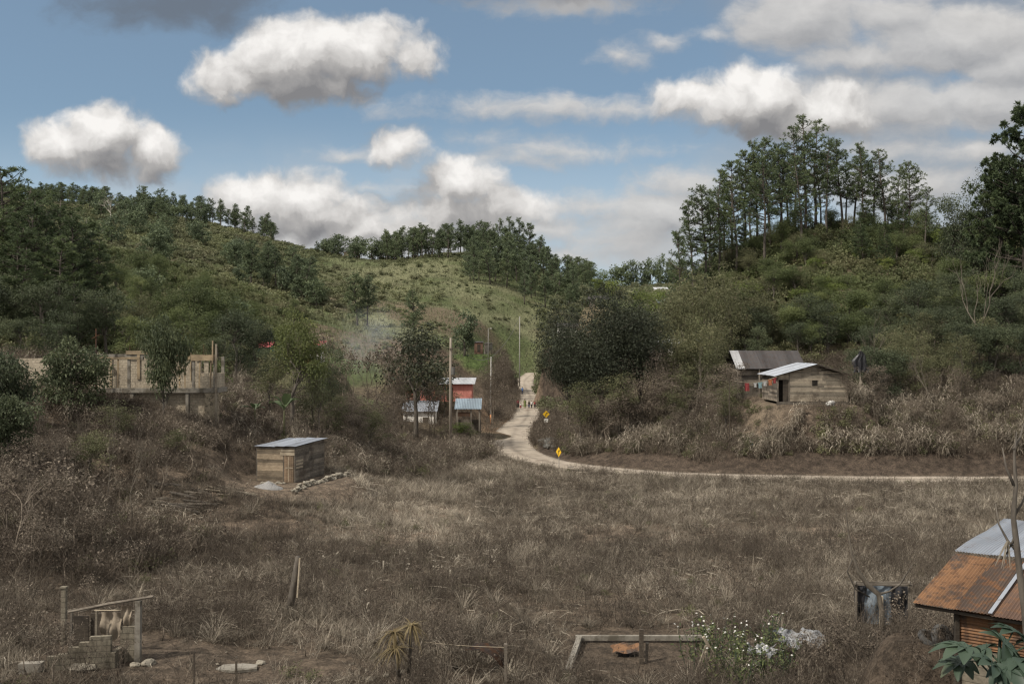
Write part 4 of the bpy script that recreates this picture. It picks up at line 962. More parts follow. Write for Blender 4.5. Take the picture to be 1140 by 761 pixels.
def metal_mat(name, base, rust, amount=.5, rough=.5, dark=(.04,.028,.022), metal=.35, streak=(6,6,.8), dk=(.54,.66)):
    m, N, b, out = new_mat(name); tc = N.node('ShaderNodeTexCoord'); v = tc.outputs['Object']; ti = N.attr('tint')
    n = N.noise(N.vmath('MULTIPLY', v, streak), .8, 6, .65); n2 = N.noise(v, 1.1, 6, .7); n3 = N.noise(v, 7, 4, .7)
    n4 = N.noise(N.vmath('MULTIPLY', v, (9.0, 9.0, 9.0)), .5, 4, .6)
    f = N.smooth(n*.5+n2*.3+n4*.2, .58-amount*.22, .66-amount*.16)
    c = N.mix(f, base, rust); c = N.mix(N.smooth(n2*.6+n3*.4, *dk), c, dark); c = N.mix(1.0, c, N.mix(ti.clamp(), (.42,.40,.40), (1.5,1.5,1.5)), 'MULTIPLY')
    N.put(b.inputs['Base Color'], c); N.put(b.inputs['Metallic'], (1-f)*metal); N.put(b.inputs['Roughness'], N.math('MULTIPLY_ADD', f, .4, rough)); return m
def block_mat(name, c1, c2, mortar, bw=.4, bh=.2, axis='x', dirt=(.13,.105,.08), dirty=.55):
    m, N, b, out = new_mat(name); tc = N.node('ShaderNodeTexCoord'); x, y, z = N.xyz(tc.outputs['Object'])
    v = N.comb(x+y*.999, z, 0.0); br = N.node('ShaderNodeTexBrick'); N.put(br.inputs['Vector'], v)
    br.inputs['Scale'].default_value = 1; br.inputs['Brick Width'].default_value = bw; br.inputs['Row Height'].default_value = bh; br.inputs['Mortar Size'].default_value = .012; br.inputs['Mortar Smooth'].default_value = .3
    br.inputs['Color1'].default_value = (*c1,1); br.inputs['Color2'].default_value = (*c2,1); br.inputs['Mortar'].default_value = (*mortar,1)
    c = N.mix(N.smooth(N.noise(tc.outputs['Object'], .9, 6, .7), .45, .72, 0, dirty), br.outputs[0], dirt)
    c = N.mix(1.0, c, N.mix(N.smooth(N.noise(tc.outputs['Object'], 6, 5, .7), .3, .7), (.7,.7,.7), (1.2,1.2,1.2)), 'MULTIPLY')
    N.put(b.inputs['Base Color'], c); b.inputs['Roughness'].default_value = .92; b.inputs['Specular IOR Level'].default_value = .12
    bn = N.node('ShaderNodeBump'); bn.inputs['Strength'].default_value = .5; bn.inputs['Distance'].default_value = .02; N.put(bn.inputs['Height'], N.E_(br.outputs['Fac'])*-1.0 if hasattr(N,'E_') else N.math('MULTIPLY', br.outputs['Fac'], -1.0)); m.node_tree.links.new(bn.outputs[0], b.inputs['Normal'])
    return m
M['plank'] = wood_mat('weathered_planks', (.155,.122,.09), (.235,.195,.145), (.105,.085,.064))
M['plank_grey'] = wood_mat('grey_planks', (.115,.10,.085), (.195,.173,.146), (.075,.063,.052))
M['plank_tan'] = wood_mat('tan_planks', (.185,.16,.125), (.265,.235,.19), (.125,.106,.084))
M['new_wood'] = wood_mat('formwork_wood', (.26,.20,.13), (.36,.29,.20), (.19,.15,.105))
M['pale_wood'] = wood_mat('pale_wood', (0.252,0.216,0.162), (0.330,0.288,0.228), (0.180,0.150,0.114))
M['dark_wood'] = wood_mat('dark_wood', (.055,.045,.036), (.10,.085,.068), (.035,.03,.026))
M['galv'] = metal_mat('galvanised_sheet', (0.302,0.324,0.360), (0.216,0.223,0.238), .35, .45, (0.144,0.137,0.137))
M['blue_roof'] = metal_mat('bluish_sheet', (.20,.25,.29), (.15,.18,.21), .3, .5, (.12,.14,.155), .2)
M['white_roof'] = metal_mat('pale_sheet', (0.396,0.402,0.414), (0.288,0.288,0.294), .25, .5, (0.216,0.210,0.204), .1)
M['rust'] = metal_mat('orange_rust_sheet', (.17,.090,.045), (.088,.050,.030), .5, .8, (.060,.048,.041), .0, (5,5,.7), (.45,.62))
M['rust_dark'] = metal_mat('dark_rust_sheet', (.060,.042,.032), (.12,.060,.030), .5, .8, (.030,.024,.020), .0)
M['rust_brown'] = metal_mat('brown_rust_sheet', (0.101,0.063,0.045), (0.137,0.076,0.045), .5, .75, (0.061,0.040,0.030), .0)
M['roof_old'] = metal_mat('old_dark_roof', (.055,.052,.053), (.070,.058,.054), .5, .75, (.038,.035,.035), .0)
M['block'] = block_mat('concrete_blocks', (.335,.285,.215), (.40,.345,.265), (.24,.205,.16), dirty=.4)
M['block_old'] = block_mat('old_concrete_blocks', (0.162,0.141,0.108), (0.192,0.171,0.132), (0.096,0.084,0.066), dirt=(0.051,0.045,0.033), dirty=.8)
M['concrete'] = plain_mat('concrete', (.17,.155,.13), (.235,.215,.185), 3, .9, .15, bump=.3, c3=(.10,.088,.07), t3=(.46,.64))
M['stone_wall'] = plain_mat('stone_masonry', (0.196,0.164,0.119), (0.280,0.238,0.175), 4, .9, .1, bump=.8, c3=(0.091,0.077,0.059), t3=(.5,.62), s3=3.5)
M['stone'] = plain_mat('pale_stone', (.18,.16,.13), (.26,.235,.19), 2, .9, .1, bump=.4, c3=(.11,.09,.07))
M['boulder'] = plain_mat('grey_boulder', (.075,.073,.068), (.13,.125,.115), 2, .9, .1, bump=.5)
M['gravel'] = plain_mat('grey_gravel', (0.160,0.156,0.152), (0.256,0.248,0.240), 14, .95, .1, bump=.8)
M['rubble'] = plain_mat('tan_rubble', (0.236,0.180,0.118), (0.322,0.267,0.192), 3, .9, .1)
M['pink'] = plain_mat('pink_paint', (.50,.18,.15), (.57,.24,.20), 1.5, .8, .2, c3=(.36,.15,.12), t3=(.5,.66), stretch=(3,1,.6))
M['white'] = plain_mat('whitewash', (.62,.59,.54), (.74,.71,.66), 2, .85, .15, c3=(.30,.26,.21), t3=(.52,.68))
M['teal'] = plain_mat('teal_paint', (0.080,0.272,0.224), (0.128,0.352,0.288), 2, .8, .2)
M['orange'] = plain_mat('orange_paint', (0.350,0.154,0.070), (0.420,0.210,0.105), 2, .8, .2)
M['red_roof'] = plain_mat('red_sheet', (0.294,0.052,0.059), (0.364,0.091,0.091), 2, .6, .3)
M['dark'] = plain_mat('dark_interior', (.012,.011,.010), (.03,.026,.022), 2, .9, .05)
M['brick'] = block_mat('clay_brick', (.20,.095,.065), (.25,.13,.09), (.18,.15,.12), .24, .08)
M['yellow'] = plain_mat('sign_yellow', (0.612,0.357,0.017), (0.680,0.425,0.025), 3, .5, .4)
M['black'] = plain_mat('black_plastic', (.012,.012,.014), (.03,.03,.034), 4, .45, .4)
M['tarp'] = plain_mat('blue_grey_tarp', (.10,.125,.15), (.19,.22,.25), 4, .55, .35, bump=.6)
M['plastic'] = plain_mat('white_plastic', (.15,.155,.165), (.27,.275,.285), 3, .5, .35, c3=(.13,.12,.105), t3=(.45,.62))
M['cloth'] = plain_mat('tan_cloth', (0.204,0.168,0.126), (0.264,0.222,0.174), 5, .9, .1, c3=(0.132,0.108,0.078))
M['rubber'] = plain_mat('old_rubber', (.05,.049,.047), (.10,.097,.093), 4, .8, .2)
M['pole'] = plain_mat('pole_wood', (.16,.135,.11), (.27,.235,.195), 4, .9, .1, stretch=(1,1,.1))
M['cpole'] = plain_mat('pole_concrete', (0.234,0.221,0.202), (0.299,0.286,0.267), 3, .9, .1)
M['castor'] = foliage_mat('castor_leaf', (.024,.040,.030), (.044,.068,.045), (.085,.115,.072), .25, .5, .3, dead=(.075,.085,.05))
M['yucca'] = foliage_mat('withered_yucca', (.085,.062,.03), (.15,.115,.058), (.215,.175,.10), .25, .7)
M['corn'] = foliage_mat('bleached_corn', (.13,.11,.085), (.25,.22,.175), (.42,.385,.325), .25, .8)
M['flower'] = plain_mat('white_petals', (0.561,0.544,0.510), (0.663,0.646,0.612), 5, .7, .2)
def flat(name, c, r=.8): M[name] = plain_mat(name, tuple(v*.8 for v in c), c, 5, r, .2)
for k, c in dict(skin=(.26,.14,.085), hair=(.02,.015,.012), maroon=(.20,.03,.04), olive_cloth=(.14,.16,.06), navy=(.03,.045,.11), blue_cloth=(.10,.20,.42), red_cloth=(.27,.055,.055), white_cloth=(.48,.47,.45), dark_cloth=(.035,.032,.03), orange_cloth=(.42,.16,.08), teal_cloth=(.24,.36,.38), blue_plastic=(.10,.26,.52)).items(): flat(k, c)
M['meshwire'] = plain_mat('wire', (.09,.085,.08), (.14,.13,.12), 5, .6, .3)

# ------------------------------------------------------------------ plank shed on the left of the field
def shed():
    A = A3(X(328,70), 70, 2.12); e1 = unit(A3(-2.85,.8,0)); e2 = A3(-e1[1]*-1,0,0); e2 = unit(A3(.27,.963,0)); W, D = 2.96, 4.55
    t = thing('wooden_shed', 'low grey plank shed with a flat metal roof at the left edge of the field', 'shed', tuple(A))
    O = A3(0,0,0); n1 = -e2; n2 = unit(A3(.963,-.27,0))
    hA, hB, hC = 2.50, 2.40, 2.60
    w1 = MB(); planks(w1, O, e1, W-.82, lambda u: hA+(hB-hA)*u/W, .19, .03, n1, 1, x0=.82)
    planks(w1, O, e1, .82, lambda u: hA+(hB-hA)*u/W, .19, .03, n1, 2, z0=2.0, x0=0)
    part('wall', w1, M['plank'], t, label='front plank wall')
    w2 = MB(); planks(w2, O, e2, D, lambda u: hA+(hC-hA)*u/D, .17, .03, n2, 3); part('wall', w2, M['plank_grey'], t, label='greyer side plank wall')
    w3 = MB(); planks(w3, e1*W, e2, D, lambda u: hB+.1*u/D, .19, .03, -n2, 4); planks(w3, e2*D, e1, W, lambda u: hC-.1*u/W, .19, .03, e2, 5); part('wall', w3, M['plank_grey'], t)
    f = MB()
    for p in (O, e1*W, e2*D, e1*W+e2*D, e1*.86): cbox(f, p+A3(0,0,-.3), (.09,.09,2.72), .27)
    beam(f, A3(0,0,2.42)-e1*.02, e1*W+A3(0,0,2.34), .08); beam(f, A3(0,0,2.42), e2*D+A3(0,0,2.52), .08); part('frame', f, M['plank_grey'], t)
    d = MB()
    for i in range(4): obox(d, e1*(.06+i*.185)+n1*.035, e1*.175, n1*.022, UP*(1.86+.02*(i % 2)), .3+.15*i)
    dr = part('door', d, wood_mat('door_wood', (.12,.085,.06), (.20,.15,.105), (.09,.07,.05)), t)
    lt = MB(); obox(lt, e1*.415+n1*.058+A3(0,0,.05), e1*.03, n1*.012, UP*1.75, .9); obox(lt, e1*.08+n1*.058+A3(0,0,1.0), e1*.64, n1*.012, UP*.06, .5); part('batten', lt, M['pale_wood'], dr)
    l = MB(); obox(l, e1*-.02+n1*.04+A3(0,0,1.9), e1*1.12, n1*.03, UP*.22, .6); obox(l, e1*-.02+n1*.045+A3(0,0,2.16), e1*1.05, n1*.03, UP*.16, .3); part('lintel_board', l, M['pale_wood'], t)
    r = MB(); up = unit(e2*D+A3(0,0,.12))
    for i in range(4):
        sheet(r, O-e2*.22-e1*.18+e1*(.80*i)+A3(0,0,2.56-.03*i+.012*(i % 2)), e1, up, .86, D+.5, seed=i, tint=.4+.15*(i % 3))
    part('roof', r, M['galv'], t)
    k = MB()
    for i, (u, v) in enumerate([(.5,1.2),(1.6,2.8),(2.4,.9),(1.1,4.0)]): cbox(k, e1*u+e2*v+A3(0,0,2.60+.03*v), (.22,.14,.10), i)
    # the paler patch boards beside the corner
    pb = MB()
    for z in (.95,1.18,1.42): obox(pb, e2*.12+n2*.034+A3(0,0,z), e2*1.05, n2*.02, UP*.13, .6)
    part('patch_board', pb, M['pale_wood'], t)
shed()
def rock_mesh(name, seed, r=1.0, flat_=.7, sub=2):
    bm = bmesh.new(); bmesh.ops.create_icosphere(bm, subdivisions=sub, radius=r); rng = random.Random(seed); o = Vector((rng.random()*9, rng.random()*9, rng.random()*9))
    from mathutils import noise as mn
    for v in bm.verts:
        d = 1 + .45*mn.noise(v.co*1.1/r+o) + .18*mn.noise(v.co*2.9/r+o); v.co *= d; v.co.z *= flat_
    me = bpy.data.meshes.new(name); bm.to_mesh(me); bm.free(); return me
ROCKS = [rock_mesh('stone', i, 1, .62+.1*(i % 3)) for i in range(5)]
for me in ROCKS: me.materials.append(M['stone'])
BOULD = [rock_mesh('boulder', 20+i, 1, .75) for i in range(4)]
for me in BOULD: me.materials.append(M['boulder'])
def stones():
    r = random.Random(3)
    for i in range(70):
        t = i/69; px = 326+63*t; Y = 66.3+8.0*t + r.uniform(-.25,.25); x = X(px, Y); lay = r.choice([0,0,1])
        s = r.uniform(.11,.20); o = link('stone', ROCKS[r.randrange(5)], None, None, (x, Y, gzf(x, Y)+s*.35+lay*.2)); o.scale = (s*1.2, s, s*.9); o.rotation_euler = (r.uniform(-.4,.4), r.uniform(-.4,.4), r.uniform(0,6))
        tag(o, 'pale stone in the low dry wall along the side of the plank shed', 'stone', 'stones of the low wall beside the plank shed')
    for i in range(9):
        px = 292+24*i/8; Y = 69.6+r.uniform(-.2,.3); x = X(px, Y); s = r.uniform(.10,.18)
        o = link('stone', ROCKS[r.randrange(5)], None, None, (x, Y, gzf(x, Y)+s*.3)); o.scale = (s*1.3, s, s); o.rotation_euler = (0,0,r.uniform(0,6))
        tag(o, 'pale stone at the foot of the front wall of the plank shed', 'stone', 'stones at the foot of the shed front')
    for i in range(12):
        px = r.uniform(590,606); Y = 116-(px-590)*.45+r.uniform(-1,2); x = X(px+2, Y); s = r.uniform(.35,.85)
        o = link('boulder', BOULD[r.randrange(4)], None, None, (x+1.2, Y, gzf(x+1.2, Y)+s*.2)); o.scale = (s*1.2, s, s); o.rotation_euler = (0,0,r.uniform(0,6))
        tag(o, 'grey boulder on the bank at the inside of the road bend', 'boulder', 'boulders at the road bend')
    for i, (px, Y, s) in enumerate([(92,34.6,.34),(84,34.9,.24),(165,35.2,.22),(104,34.8,.2),(412,34.5,.17),(447,35.2,.15),(290,36.2,.16),(636,34.6,.2),(430,34.9,.12),(150,35.0,.16)]):
        x = X(px, Y); o = link('stone', ROCKS[i % 5], None, None, (x, Y, gzf(x, Y)+s*.25)); o.scale = (s*1.3, s, s*.8); o.rotation_euler = (0,0,i)
        tag(o, 'loose pale stone lying on the bare ground at the near edge of the field', 'stone', 'loose stones at the near edge of the field')
stones()
def mound(name, label, cat, px, Y, rx, ry, h, mat, seed, kind_=None):
    n = 26; V = []; Q = []; x0 = X(px, Y); z0 = gzf(x0, Y)
    for i in range(9):
        r = i/8
        for k in range(n):
            a = k*2*PI/n; rr = r*(1+.22*(vnoise(math.cos(a)*1.6+seed, math.sin(a)*1.6, seed)-.5)); px_, py_ = rx*rr*math.cos(a), ry*rr*math.sin(a)
            z = h*(1-r)**1.15*(1+.3*(vnoise(px_*3, py_*3, seed)-.5)) + .05*(vnoise(px_*9, py_*9, seed+1)-.5)*(r < 1)
            V.append((px_, py_, gzf(x0+px_, Y+py_)-z0+z-(.12 if i == 8 else 0)))
    for i in range(8):
        for k in range(n): Q.append((i*n+k, (i+1)*n+k, (i+1)*n+(k+1) % n, i*n+(k+1) % n))
    o = link(name, mesh_np(name, V, Q, smooth=True), mat, None, (x0, Y, z0)); return tag(o, label, cat, None, kind_)
mound('gravel_heap', 'small grey gravel heap in front of the plank shed', 'gravel heap', 299, 67.2, 1.1, .9, .5, M['gravel'], 3)

# ------------------------------------------------------------------ half-built block house on the left bank
def halfbuilt():
    Y = 76.0; z0 = 8.55; x0, x1 = X(104,Y), X(241,Y); T = thing('unfinished_building', 'half-built grey block house with wooden formwork on the left bank', 'unfinished building', (x0, Y, z0))
    W = x1-x0; D = 2.4
    zt = 2.55
    cols_ = [0, 2.35, 3.05, W*.50, W*.64, W*.80, W*.985]
    sl = MB(); obox(sl, A3(-.1,-.12,-.42), A3(W+.2,0,0), A3(0,D+.3,0), A3(0,0,.36)); part('floor_slab', sl, M['concrete'], T)
    wl = MB()
    def wall(u, v, h0, h1, y=0, d=.15): obox(wl, A3(u, y, h0), A3(v-u,0,0), A3(0,d,0), A3(0,0,h1-h0))
    wall(.22, W-.1, -.055, .85); wall(2.75, 3.9, .852, 2.1); wall(3.9, 5.4, .852, 2.5); wall(W*.62, W*.66, .852, 2.1); wall(W*.78, W*.80, .852, 1.95); wall(W*.9,W*.935,.852,1.95)
    wall(.22, W-.1, -.055, 1.0, D-.15); wall(.3, 6.0, 1.002, 2.3, D-.15); wall(W*.62,W*.8,1.002,2.3,D-.15); wall(0.1, W-.1, -2.4, -.425, .35); wall(1.15,1.5,.852,2.1); wall(W*.70,W*.735,.852,1.97); wall(W*.84,W*.87,.852,1.97); wall(5.4, W*.62, .852, 2.3)
    obox(wl, A3(W-.16,.16,-.055), A3(.15,0,0), A3(0,D-.33,0), A3(0,0,1.1)); obox(wl, A3(.02,.16,-.055), A3(.15,0,0), A3(0,D-.33,0), A3(0,0,2.2))
    part('wall', wl, M['block'], T)
    for u in (0, 2.6, W*.8, W*.975):
        c = MB(); obox(c, A3(u,-.03,-.05), A3(.21,0,0), A3(0,.21,0), A3(0,0,zt-.32)); part('column', c, M['concrete'], T)
    for u in (W*.5, W*.97): 
        c = MB(); obox(c, A3(u,D-.2,-.05), A3(.21,0,0), A3(0,.21,0), A3(0,0,zt-.2)); part('column', c, M['concrete'], T)
    b = MB(); obox(b, A3(.0,-.04,2.12), A3(3.8,0,0), A3(0,.22,0), A3(0,0,.40), .7); obox(b, A3(3.81,-.04,2.3), A3(W*.6-3.82,0,0), A3(0,.22,0), A3(0,0,.2), .5); obox(b, A3(W*.60,-.04,2.0), A3(W*.37,0,0), A3(0,.22,0), A3(0,0,.2)); part('ring_beam', b, M['concrete'], T)
    f = MB(); rng = random.Random(5)
    obox(f, A3(W*.60,-.08,2.02), A3(W*.385,0,0), A3(0,.03,0), A3(0,0,.42), .6); obox(f, A3(W*.60,.19,2.06), A3(W*.385,0,0), A3(0,.03,0), A3(0,0,.42), .3)
    obox(f, A3(.25,-.085,2.14), A3(3.3,0,0), A3(0,.03,0), A3(0,0,.16), .5); obox(f, A3(2.5,-.09,2.5), A3(1.6,0,0), A3(0,.03,0), A3(0,0,.28), .4); obox(f, A3(2.5,.2,2.5), A3(1.6,0,0), A3(0,.03,0), A3(0,0,.28), .7)
    obox(f, A3(-.28,-.07,.2), A3(.26,0,0), A3(0,.04,0), A3(0,0,2.5), .5); obox(f, A3(3.35,-.07,.6), A3(.22,0,0), A3(0,.04,0), A3(0,0,1.98), .6)
    obox(f, A3(W*.79,-.07,.5), A3(.05,0,0), A3(0,.05,0), A3(0,0,2.2), .9); part('formwork', f, M['new_wood'], T)
    for i, (u, y, h) in enumerate([(1.35,.0,2.12),(1.85,.03,2.12),(W*.70,.05,2.0),(W*.745,.05,2.0),(W*.86,.05,2.0),(W*.95,.05,2.0),]):
        p = MB(); beam(p, A3(u,y,-.05), A3(u+rng.uniform(-.05,.05),y,h), .11, tint=rng.random()); part('prop', p, M['new_wood'], T)
    po = MB(); beam(po, A3(W-.02,-.14,-3.2), A3(W+.02,-.14,3.3), .13, tint=.6); part('corner_post', po, M['plank_tan'], T); po = MB(); beam(po, A3(W-.28,-.1,1.8), A3(W-.26,-.1,3.55), .09, tint=.5); part('corner_post', po, M['new_wood'], T)
    rb = MB()
    for i in range(9):
        u = rng.choice([.1, 2.7, W*.8, W*.97, 1.3, W*.68, W*.9])+rng.uniform(-.08,.08); rb.add(*tube([[u,.1,2.3],[u+.02,.1,2.95+rng.uniform(0,.4)]], .016, 4))
    part('rebar', rb, M['rust_dark'], T)
    for (u, w_, m_) in ((W*.905,.95,'stone_wall'), (W*.56,.3,'concrete'), (W*.75,.22,'concrete'), (W*.3,.25,'concrete'), (.1,.3,'concrete')):
        s = MB(); obox(s, A3(u,-.05,-3.4), A3(w_,0,0), A3(0,.5,0), A3(0,0,2.97)); part('pillar', s, M[m_], T)
    # retaining wall left of it
    xl, xr = X(19,Y), X(62,Y); t2 = thing('block_wall', 'low grey block wall left of the half-built house, above a tan rubble heap', 'wall', (xl, Y, 8.0)); w = MB(); obox(w, A3(0,0,-.6), A3(xr-xl,0,0), A3(0,.2,0), A3(0,0,3.35)); part('wall', w, M['block'], t2)
    w = MB(); obox(w, A3(xr-xl+.01,.6,.2), A3(3.2,0,0), A3(0,.2,0), A3(0,0,2.9)); part('wall', w, M['block'], t2)
    rr = MB()
    for u in (.1,.9,1.9,2.8): rr.add(*tube([[u,.1,2.6],[u,.1,3.4]], .015, 4))
    part('rebar', rr, M['rust_dark'], t2)
    tp = thing('timber_pole', 'tall thin pole with a crossbar beside the half-built house', 'pole', (X(107,75.2), 75.2, 8.9)); m = MB(); beam(m, A3(0,0,-1), A3(0,0,4.1), .10, tint=.2); part('pole', m, M['rust_dark'], tp); m = MB(); beam(m, A3(-.3,-.07,3.35), A3(.28,-.07,3.65), .06, tint=.2); part('crossbar', m, M['rust_dark'], tp)
halfbuilt()
def heap_of_boards():
    Y = 72.6; x0 = X(32,Y); z0 = gzf(x0,Y); mb = MB(); r = random.Random(8)
    for i in range(70):
        u = r.uniform(-1.3,1.5); h = max(0, .9-.55*(u+1.0)*.6)*r.uniform(.2,1); L = r.uniform(.25,.8); a = r.uniform(-.7,.2); p = A3(u, r.uniform(-.7,.3), gzf(x0+u,Y)-z0+h)
        d = A3(math.cos(a)*L, r.uniform(-.3,.3)*L, -abs(math.sin(a))*L*.6+r.uniform(-.1,.1)); beam(mb, p, p+d, r.uniform(.06,.16), r.uniform(.03,.08), r.random())
    tag(link('rubble_heap', mb.mesh('rubble_heap'), M['rubble'], None, (x0,Y,z0)), 'sloping heap of tan rubble and offcuts below the left block wall', 'rubble heap')
heap_of_boards()

# ------------------------------------------------------------------ generic cottage: walls, roof, door, windows
def cottage(name, label, px0, px1, Y, zb, h, depth, wallm, roofm, pitch=.18, over=.35, gable='side', doors=(), windows=(), roof_tint=.5, ridge=None, frontm=None, cat='house'):
    x0, x1 = X(px0,Y), X(px1,Y); W = x1-x0; t = thing(name, label, cat, (x0, Y, zb))
    w = MB(); d = .16
    obox(w, A3(0,0,-2.2), A3(W,0,0), A3(0,d,0), A3(0,0,h+2.2)); obox(w, A3(0,depth-d,-2.2), A3(W,0,0), A3(0,d,0), A3(0,0,h+2.2+(pitch*depth if gable == 'mono' else 0)))
    obox(w, A3(0,d,-2.2), A3(d,0,0), A3(0,depth-2*d,0), A3(0,0,h+2.2)); obox(w, A3(W-d,d,-2.2), A3(d,0,0), A3(0,depth-2*d,0), A3(0,0,h+2.2))
    part('wall', w, wallm, t)
    r = MB(); e1 = A3(1,0,0); n = max(1, int(W/.95))
    if gable == 'mono':
        sheet(r, A3(-over,-over,h+.02), e1, A3(0,1,pitch), W+2*over, (depth+2*over)*math.hypot(1,pitch), .2, .03)
    else:
        hd = depth/2+over
        sheet(r, A3(-over,-over,h+.02-over*pitch+over*pitch), e1, A3(0,1,pitch), W+2*over, hd*math.hypot(1,pitch), .2, .03); sheet(r, A3(-over,depth+over,h+.02), e1, A3(0,-1,pitch), W+2*over, hd*math.hypot(1,pitch), .2, .03)
        g = MB(); hh = pitch*depth/2
        for u in (0, W-d):
            g.add([A3(u,0,h),A3(u+d,0,h),A3(u,depth/2,h+hh),A3(u+d,depth/2,h+hh),A3(u,depth,h),A3(u+d,depth,h)], [[0,1,3,2],[2,3,5,4],[0,4,5,1]], [[0,2,4],[1,5,3]])
        part('gable', g, wallm, t)
    part('roof', r, roofm, t)
    for (u, w_, h_) in doors:
        m = MB(); obox(m, A3(u*W,-.03,-.02), A3(w_,0,0), A3(0,.026,0), A3(0,0,h_)); part('door', m, M['dark_wood'], t)
    for (u, z, w_, h_) in windows:
        m = MB(); obox(m, A3(u*W,-.02,z), A3(w_,0,0), A3(0,.017,0), A3(0,0,h_)); wi = part('window', m, M['dark'], t); m = MB()
        for q in (A3(u*W-.06,-.05,z-.06), A3(u*W-.06,-.05,z+h_)): obox(m, q, A3(w_+.12,0,0), A3(0,.047,0), A3(0,0,.06))
        for q in (A3(u*W-.06,-.049,z), A3(u*W+w_,-.049,z)): obox(m, q, A3(.06,0,0), A3(0,.046,0), A3(0,0,h_))
        part('frame', m, M['plank_grey'], wi)
    return t
cottage('house', 'salmon pink house with a pale metal roof left of the road', 452, 525, 148, 3.3, 2.45, 6, M['pink'], M['white_roof'], .10, .5, 'mono', [(.12,.9,2.0),(.62,.9,2.0)], [(.28,.9,1.0,.9),(.45,.9,1.0,.9)])
cottage('hut', 'small whitewashed hut with a dark sagging roof in front of the pink house', 449, 484, 136, -.05, 2.55, 4, M['white'], M['galv'], .26, .35, 'mono', [(.62,.8,1.8)], [])
cottage('cottage', 'cottage with a bright red roof half hidden by trees left of the green one', 286, 299, 128, 9.6, 1.7, 3, M['teal'], M['red_roof'], .35, .4, 'side', [(.6,.8,1.6)], [(.2,.6,.7,.7)])
cottage('cottage', 'small pale green and white cottage with a red roof edge behind the slender tree', 345, 355, 129, 9.8, 1.75, 4, M['white'], M['red_roof'], .12, .3, 'mono', [(.1,.6,1.5)], [(.55,.7,.5,.6)])
t = thing('retaining_wall', 'orange painted wall running below the two red-roofed cottages', 'wall', (X(287,126), 126, 8.0)); m = MB(); obox(m, A3(0,0,-2), A3(X(352,126)-X(287,126),0,0), A3(0,.25,0), A3(0,0,3.9)); part('wall', m, M['orange'], t); m = MB(); obox(m, A3(-.1,-.06,1.905), A3(X(352,126)-X(287,126)+.2,0,0), A3(0,.37,0), A3(0,0,.16)); part('coping', m, M['concrete'], t)
cottage('house', 'long whitewashed house glimpsed behind the trees right of the broad dark tree', 716, 786, 146, 9.2, 2.6, 6, M['white'], M['white_roof'], .2, .5, 'side', [(.3,.9,2)], [(.55,.9,.9,.9),(.75,.9,.9,.9)])
cottage('house', 'small white house glimpsed above the broad dark tree beside the road', 622, 642, 190, 12.4, 2.5, 5, M['white'], M['roof_old'], .25, .4, 'side', [(.4,.9,1.9)], [])
cottage('cabin', 'dark-roofed cabin high behind the broad dark tree', 657, 676, 300, 22.6, 2.3, 5, M['plank_grey'], M['roof_old'], .35, .6, 'side', [], [(.3,.8,.9,.8)])
cottage('cabin', 'little cabin with a pale bluish roof below the gap', 734, 746, 330, 22.8, 2.2, 4, M['plank_grey'], M['blue_roof'], .25, .5, 'mono', [], [(.3,.8,.9,.8)])
cottage('long_shed', 'long pale metal roofed building on the far slope in the gap', 730, 750, 560, gzf(X(740,560),560)+1.5, 3.0, 8, M['white'], M['white_roof'], .2, .6, 'mono', [], [])
cottage('cabin', 'tiny pinkish cabin near the saddle of the far hill', 383, 388, 418, gzf(X(385,418),418)+.3, 2.4, 3, M['rubble'], M['white_roof'], .2, .3, 'mono', [], [])
def tank_hut():
    Y = 222; zb = 9.75; cottage('brick_hut', 'small brick hut beside the water tank on the green terrace', 528, 537.5, Y, zb, 2.1, 2.4, M['brick'], M['roof_old'], .1, .15, 'mono', [(.35,.7,1.7)], [])
    t = thing('water_tank', 'round grey water tank beside the small brick hut', 'water tank', (X(543.5,Y), Y+.5, zb)); m = MB(); m.add(*tube([[0,0,-1],[0,0,1.95]], .95, 20)); part('tank', m, M['concrete'], t, False); m = MB(); m.add(*tube([[0,0,1.96],[0,0,2.03],[0,0,2.12]], [1.02,1.02,.3], 20)); part('lid', m, M['concrete'], t)
tank_hut()
def leanto():
    Y = 122; zb = gzf(X(520,122),122); x0 = X(507,Y); W = X(535,Y)-x0
    t = thing('roadside_shelter', 'open shelter with a pale blue metal roof beside the wooden utility pole', 'shelter', (x0, Y, zb)); ht = Z(455,Y)-zb
    r = MB(); sheet(r, A3(-.1,-.3,ht), A3(1,0,0), A3(0,1,.42), W+.2, 3.0, .2, .03); part('roof', r, M['blue_roof'], t)
    for (u, v, h) in ((.15,0,ht),(W*.62,0,ht),(W-.15,0,ht),(.15,2.2,ht+.9),(W-.15,2.2,ht+.9)): m = MB(); beam(m, A3(u,v,-1), A3(u,v,h+.05), .16); part('post', m, M['pole'], t)
    m = MB(); obox(m, A3(0,2.3,-.6), A3(W,0,0), A3(0,.12,0), A3(0,0,2.6)); part('back_wall', m, M['plank_grey'], t); m = MB(); obox(m, A3(.3,-.02,ht-.9), A3(W*.5,0,0), A3(0,.04,0), A3(0,0,.5)); part('board', m, M['rust_brown'], t)
leanto()

